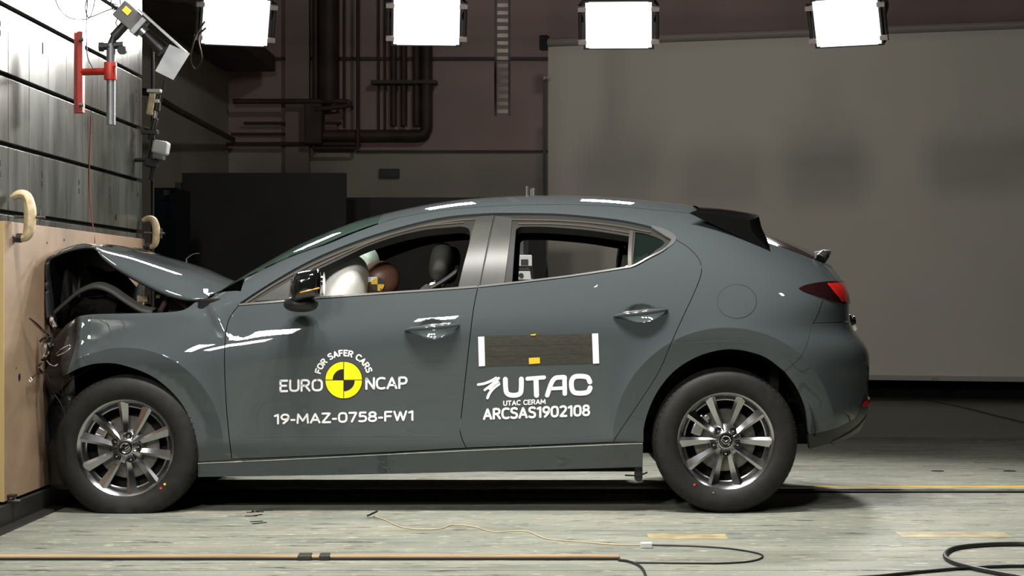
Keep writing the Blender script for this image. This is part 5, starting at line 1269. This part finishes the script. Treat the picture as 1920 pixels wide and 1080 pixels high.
# ---- crash-test dummy: one continuous body leaning into the airbag
dum = thing('crash_test_dummy', 'crash test dummy in the driver seat with brown head pressed into the white airbag', 'dummy', (-.74, .50, .60))
def skinned(name, verts, edges, radii, m, par, sub=2):
    me = bpy.data.meshes.new(name); me.from_pydata(verts, edges, []); o = link(name, me, m, par)
    s = o.modifiers.new('skin', 'SKIN'); s.use_smooth_shade = True
    for i, r in enumerate(radii): me.skin_vertices[0].data[i].radius = (r, r) if not isinstance(r, tuple) else r
    me.skin_vertices[0].data[0].use_root = True
    q = o.modifiers.new('sub', 'SUBSURF'); q.levels = sub; q.render_levels = sub
    return o
DY = .50
bv = [(-.80, DY, .66), (-.80, DY, .78), (-.77, DY, .88), (-.765, DY, .945)]; be_ = [(0, 1), (1, 2), (2, 3)]; br = [(.13, .11), (.12, .10), (.14, .10), .05]
for s in (-1, 1):
    n = len(bv); bv += [(-.78, DY+s*.13, .89), (-.83, DY+s*.19, .86), (-.93, DY+s*.22, .72), (-1.0, DY+s*.17, .80), (-1.03, DY+s*.15, .83)]; be_ += [(2, n), (n, n+1), (n+1, n+2), (n+2, n+3), (n+3, n+4)]; br += [.06, .055, .042, .035, .024]
    n = len(bv); bv += [(-.84, DY+s*.09, .65), (-1.05, DY+s*.11, .69), (-1.22, DY+s*.11, .66), (-1.25, DY+s*.11, .50)]; be_ += [(0, n), (n, n+1), (n+1, n+2), (n+2, n+3)]; br += [.085, .075, .055, .04]
bo = bpy.data.meshes.new('x'); bpy.data.meshes.remove(bo)
me = bpy.data.meshes.new('body'); me.from_pydata(bv, be_, []); o = link('body', me, dummy_suit, dum)
o.modifiers.new('skin', 'SKIN')
if not me.skin_vertices: 
    bm_ = bmesh.new(); bm_.from_mesh(me); bm_.verts.layers.skin.verify(); bm_.to_mesh(me); bm_.free()
for i, r in enumerate(br): me.skin_vertices[0].data[i].radius = (r, r) if not isinstance(r, tuple) else r
me.skin_vertices[0].data[0].use_root = True
q = o.modifiers.new('sub', 'SUBSURF'); q.levels = 2; q.render_levels = 2; o.modifiers['skin'].use_smooth_shade = True
hc = W(712, 524, DY); b = NB()
ablob(b, hc, (.093, .076, .087), nu=40, nv=28, e=2.1)
for v in b.verts:       # face: brow, nose, jaw towards the airbag
    d = v.co-hc
    if d.x < 0 and d.z < 0: v.co.z -= .035*(-d.x/.09)
    if d.x < -.06 and abs(d.y) < .016 and -.04 < d.z < .01: v.co.x -= .014
    if d.x < -.05 and .012 < abs(d.y) < .045 and 0 < d.z < .028: v.co.x += .010
    if d.z < -.05: v.co.y = hc.y+d.y*.75
hd = finish(b, 'head', skin, dum, angle=3)
b = NB(); alathe(b, [(.0765, -.0012), (.0775, 0), (.0765, .0012)], (0, 0, 0), 'x', 60); 
for v in b.verts: v.co = Vector((hc.x+.036+v.co.x, hc.y+v.co.y*.915, hc.z+v.co.z*1.055))
finish(b, 'scalp_seam', black_sat, hd)
mc = Vector((W(708, 533, DY-.078).x, DY-.0795, W(708, 533, DY-.078).z))
def dm(a0, a1, r, y, m_, nm, off=(0, 0)):
    b = NB(); c = b.verts.new((mc.x+off[0], y, mc.z+off[1])); n = 16; L_ = [b.verts.new((mc.x+off[0]+r*math.cos(math.radians(a0+(a1-a0)*i/n)), y+.000, mc.z+off[1]+r*math.sin(math.radians(a0+(a1-a0)*i/n)))) for i in range(n+1)]
    for i in range(n): b.faces.new((c, L_[i], L_[i+1]))
    ex = bmesh.ops.extrude_face_region(b, geom=b.faces[:]); bmesh.ops.translate(b, verts=[v for v in ex['geom'] if isinstance(v, bmesh.types.BMVert)], vec=(0, .006, 0)); finish(b, nm, m_, hd, smooth=False)
for a0, m_ in ((0, black_decal), (90, amber_decal), (180, black_decal), (270, amber_decal)): dm(a0, a0+90, .031, mc.y, m_, 'target_marker')
b = NB(); abox(b, (mc.x-.022, mc.y+.004, mc.z+.022), (.040, .006, .024)); finish(b, 'white_sticker', white_decal, hd, smooth=False)
for s in (-1, 1):
    b = NB(); ablob(b, (hc.x+.01, DY+s*.078, hc.z-.028), (.012, .008, .02)) if s > 0 else ablob(b, (hc.x+.012, DY+s*.072, hc.z-.045), (.010, .008, .016)); finish(b, 'ear', skin, hd)
for s in (-1, 1):          # hands on the wheel rim, five fingers each
    w0 = Vector((-1.03, DY+s*.15, .83)); b = NB(); ablob(b, w0+Vector((-.01, 0, .015)), (.040, .022, .030), nu=16, nv=10)
    for f in range(4):
        L_ = [.060, .068, .064, .052][f]; o_s = w0+Vector((-.035, (f-1.5)*.014*1, .022)); atube(b, [o_s, o_s+Vector((-L_*.4, s*.004, .006)), o_s+Vector((-L_*.65, s*.006, -.014)), o_s+Vector((-L_*.5, s*.006, -.034))], lambda t: .0088-.002*t, seg=8)
    atube(b, [w0+Vector((.005, -s*.018, .0)), w0+Vector((-.025, -s*.036, -.005)), w0+Vector((-.050, -s*.030, -.012))], .009, seg=8)
    finish(b, 'hand', skin, dum, angle=3)

# ---- crushed front end
def grid_mesh(rows, nm, m, par, thick=0.0, mo=0, sub=0, angle=.8):
    b = NB(); R = [[b.verts.new(p) for p in r] for r in rows]
    for A, B in zip(R, R[1:]):
        for i in range(len(A)-1): b.faces.new((A[i], A[i+1], B[i+1], B[i]))
    me = bpy.data.meshes.new(nm); b.to_mesh(me); b.free(); me.polygons.foreach_set('use_smooth', [True]*len(me.polygons)); o = link(nm, me, m, par)
    if sub: s = o.modifiers.new('sub', 'SUBSURF'); s.levels = sub; s.render_levels = sub
    if thick: s = o.modifiers.new('th', 'SOLIDIFY'); s.thickness = thick; s.offset = -1; s.material_offset = mo; s.material_offset_rim = 0
    return o
# bonnet: stations along its length; each gives near edge, crease and crown in photo pixels at known depth
st = [((385, 557), (410, 546), (434, 533)), ((352, 558), (378, 534), (404, 522)), ((312, 548), (338, 516), (356, 505)), ((262, 524), (292, 498), (306, 489)), ((218, 499), (245, 480), (256, 473)), ((190, 477), (208, 468), (220, 465)),
      ((174, 464.5), (184, 461), (190, 459)), ((140, 467), (150, 458), (160, 456)), ((104, 479), (112, 470), (122, 463)), ((88, 490), (97, 482), (104, 478)), ((80, 520), (86, 515), (92, 515)), ((77, 560), (84, 556), (92, 558)), ((88, 598), (92, 600), (98, 605))]
rows = []
for i, (a, c, d) in enumerate(st):
    A, Cc, Dd = W(*a, .15), W(*c, .34), W(*d, .62)
    A2 = A+Vector((-.004, .03, -.020 if i < 6 else -.002))
    cr = Dd+Vector((0, 0, .012)); cr.y = .90
    wob = lambda k: 0
    r = [A2, A, A.lerp(Cc, .5)+Vector((0, 0, .006)), Cc, Cc.lerp(Dd, .5)+Vector((0, 0, .003+wob(1))), Dd, cr]
    r = [Vector((max(p.x, -2.262), p.y, p.z)) for p in r]
    rows.append(r+[Vector((p.x+.01*noise.noise(Vector((i, k, 3))), 2*YC-p.y, p.z+.015*noise.noise(Vector((i*.6, k, 9))))) for k, p in enumerate(r[:-1][::-1])])
# subdivide along the length smoothly
RR = []
cols = list(zip(*rows))
dense = [catmull(list(c), 5) for c in cols]
for k in range(len(dense[0])): RR.append([Vector((max(d[k].x, -2.262), d[k].y, d[k].z)) for d in dense])
hood = grid_mesh(RR, 'bonnet', [paint, under_hood], car, .010, 1, sub=1)
hood['label'] = 'buckled bonnet folded up into a peak'
b = NB(); atube(b, [W(104, 477, .13), W(118, 468, .13), (W(138, 461, .13)), W(160, 457, .13), W(184, 461, .13)], lambda t: .005+.004*t, seg=8, flat=.5); finish(b, 'torn_edge', steel_lt, hood)
b = NB(); abox(b, W(182, 462, .13), (.045, .02, .012), Euler((0, -.02, 0)).to_matrix()); finish(b, 'crumpled_edge', steel_lt, hood, bevel=.003)
# front bumper skin, crumpled flat against the board
def fz(z): return [(.86, .0), (.80, .0), (.6, 0)]
rows = []
for i, z in enumerate(np.linspace(.86, .10, 30)):
    r = []
    xs_ = [-2.105-.05*smooth(.85, .6, z) if False else -2.11, -2.15, -2.19, -2.225, -2.25, -2.260, -2.262, -2.262, -2.262, -2.262, -2.262]; ys_ = [.075, .080, .095, .12, .15, .20, .30, .5, .7, .8, .9]
    for k, (x, y) in enumerate(zip(xs_, ys_)):
        nx = .022*noise.noise(Vector((k*.9, z*9, 1))); ny = .030*noise.noise(Vector((k*1.1, z*11, 5))) if k < 6 else 0
        r.append(Vector((min(-2.0, max(-2.264, x+(nx if 0 < k < 5 else (0)))), y+ny, z-.02*noise.noise(Vector((k, 2, 2)))*(i == 0))))
    r = [Vector((p.x, p.y, p.z-.11*float(smooth(-2.10, -2.25, p.x))*max(0, (z-.55)/.31))) for p in r]
    rows.append(r+[Vector((p.x, 2*YC-p.y, p.z)) for p in r[:-1][::-1]])
up = [r for r in rows[:14]]; lo_ = [r for r in rows[13:]]
fb = grid_mesh(up, 'front_bumper', front_shade, car, .006); fb['label'] = 'crumpled front bumper skin with painted-in shade pressed on the board'  # painted skin in reality; its darkness comes from this shade colour
grid_mesh(lo_, 'lower_bumper', black_sat, fb, .006)
# broken headlamp and shards
hl = NB(); c = W(87, 655, .02); ablob(hl, c, (.022, .03, .055), Euler((0, .25, 0)).to_matrix(), nu=16, nv=10)
for v in hl.verts: v.co += Vector((noise.noise(v.co*40), noise.noise(v.co*40+Vector((5, 0, 0))), noise.noise(v.co*40+Vector((0, 5, 0)))))*.016
hl_ = finish(hl, 'headlamp', chrome, car, angle=.3)
b = NB(); atube(b, [W(75, 640, .02), W(84, 634, .01), W(90, 650, 0), W(86, 668, 0), W(78, 675, .01)], .006, seg=8, smooth=4); finish(b, 'lamp_bezel', black_gloss, hl_)
def shard(nm, pts, r, m, par=car, flat=.35):
    b = NB(); atube(b, pts, r, seg=8, smooth=3, flat=flat); return finish(b, nm, m, par, angle=.5)
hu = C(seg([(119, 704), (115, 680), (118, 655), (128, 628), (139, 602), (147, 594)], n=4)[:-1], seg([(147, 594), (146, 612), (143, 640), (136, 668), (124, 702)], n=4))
panel('fender_shade', [hu], front_shade, car, h=.02, gap=0, off=.003, flange=.01)  # dark overlay painting the shade where the fender front turns away
shard('torn_trim', [W(56, 597, -.20), W(66, 606, -.15), W(78, 618, -.08), W(92, 630, .03)], lambda t: .006+.004*math.sin(PI*t), black_gloss)
shard('torn_trim', [W(100, 592, .02), W(98, 602, .0), W(103, 612, .02)], .013, chrome, flat=.5)
shard('torn_trim', [W(96, 588, .02), W(104, 600, .01), W(100, 608, .02), W(106, 616, .03)], .011, black_gloss, flat=.5)
shard('torn_trim', [W(105, 664, .02), W(114, 655, .015), W(128, 648, .02), W(134, 650, .025), W(122, 660, .015), W(107, 667, .015)], .0022, chrome, flat=1)
shard('torn_trim', [W(88, 676, .01), W(94, 683, .005), W(103, 686, .005), W(108, 682, .01)], .003, chrome, flat=1)
shard('torn_trim', [W(54, 712, -.15), W(57, 716, -.15), W(60, 712, -.15), W(57, 708, -.15)], .003, cam_white, flat=1)
shard('torn_trim', [W(60, 708, -.15), W(70, 700, -.08), W(80, 700, .02), W(72, 690, .02), W(78, 680, .02)], .006, black_gloss)
shard('wheel_arch_strip', [W(83, 696, .0), W(90, 715, -.005), W(98, 732, -.005), W(108, 736, 0), W(118, 742, .01), W(128, 752, .02)], .005, black_gloss, flat=.6)
shard('wheel_arch_strip', [W(88, 700, .005), W(97, 730, .0), W(120, 770, .0), W(122, 820, .01), W(128, 880, .02), W(142, 915, .03)], .004, black_sat, flat=.6)
shard('torn_trim', [W(118, 712, .02), W(116, 728, .02), W(120, 744, .03)], .003, black_gloss)
# rubber sealing strip sprung up over the fender
b = NB(); P = [W(100, 590, .10), W(125, 568, .10), W(150, 548, .10), W(178, 539, .10), (W(205, 547, .10)), W(232, 565, .10), W(262, 583, .11), W(285, 588, .12)]
Pd = catmull(P, 6); rows = [[p+Vector((0, y_, dz)) for y_, dz in ((0, -.008), (0.005, .004), (.03, .012), (.05, .010), (.08, .018), (.11, .012))] for p in Pd]
grid_mesh(rows, 'bonnet_seal', seal, car, .008)
# dark engine bay contents
def lump(nm, c, s, m=engine_b, par=car, seed=0, rot=0):
    b = NB(); r = bmesh.ops.create_cube(b, size=1); bmesh.ops.subdivide_edges(b, edges=b.edges[:], cuts=4, use_grid_fill=True)
    for v in b.verts:
        k = v.co.copy(); v.co += Vector((noise.noise(k*3+Vector((seed, 0, 0))), noise.noise(k*3+Vector((0, seed, 7))), noise.noise(k*3+Vector((3, 0, seed)))))*.22
    bmesh.ops.transform(b, matrix=Matrix.Translation(c) @ Matrix.Rotation(rot, 4, 'Y') @ Matrix.Diagonal((*s, 1)), verts=b.verts); return finish(b, nm, m, par, angle=.4)
eng = lump('engine', (-1.80, .95, .66), (.62, .72, .44), seed=2)
lump('radiator_frame', (-2.17, .95, .72), (.10, 1.3, .62), black_mat, eng, 4)
lump('battery', (-1.62, .42, .82), (.22, .22, .12), black_mat, eng, 5)
lump('air_box', (-1.92, .36, .82), (.26, .25, .14), black_mat, eng, 6)
lump('strut_tower', (-1.74, 1.40, .86), (.30, .25, .26), black_mat, eng, 8)
lump('front_crossmember', (-2.05, .34, .88), (.22, .30, .14), black_mat, eng, 12)
lump('coolant_tank', (-1.70, .55, .90), (.13, .12, .08), plastic_gray, eng, 9)
shard('hose', [W(200, 588, .25), W(206, 570, .25), W(196, 552, .3)], .006, cable_m, eng, 1)
shard('hose', [W(300, 585, .22), (W(315, 560, .3)), W(335, 566, .3), W(350, 575, .25)], .012, pipe_dark, eng, 1)
b = NB(); abox(b, W(297, 556, .3), (.02, .02, .016)); abox(b, W(268, 560, .4), (.05, .03, .03)); finish(b, 'bracket', clampm, eng, bevel=.003)
b = NB(); abox(b, (-1.46, YC, .885), (.22, 1.45, .10), Euler((0, .1, 0)).to_matrix()); abox(b, (-1.50, .16, .90), (.14, .10, .10)); finish(b, 'cowl', black_mat, car, smooth=False, bevel=.01)
b = NB(); atube(b, [W(349, 486, 1.3), W(356, 480, 1.3), (W(364, 476, 1.3)), W(374, 475, 1.3)], lambda t: .007*(1-.7*t), seg=8, flat=.4); atube(b, [W(349, 486, 1.3), W(352, 500, 1.3), W(356, 510, 1.3)], .003, seg=6); finish(b, 'washer_jet', steel_lt, hood)
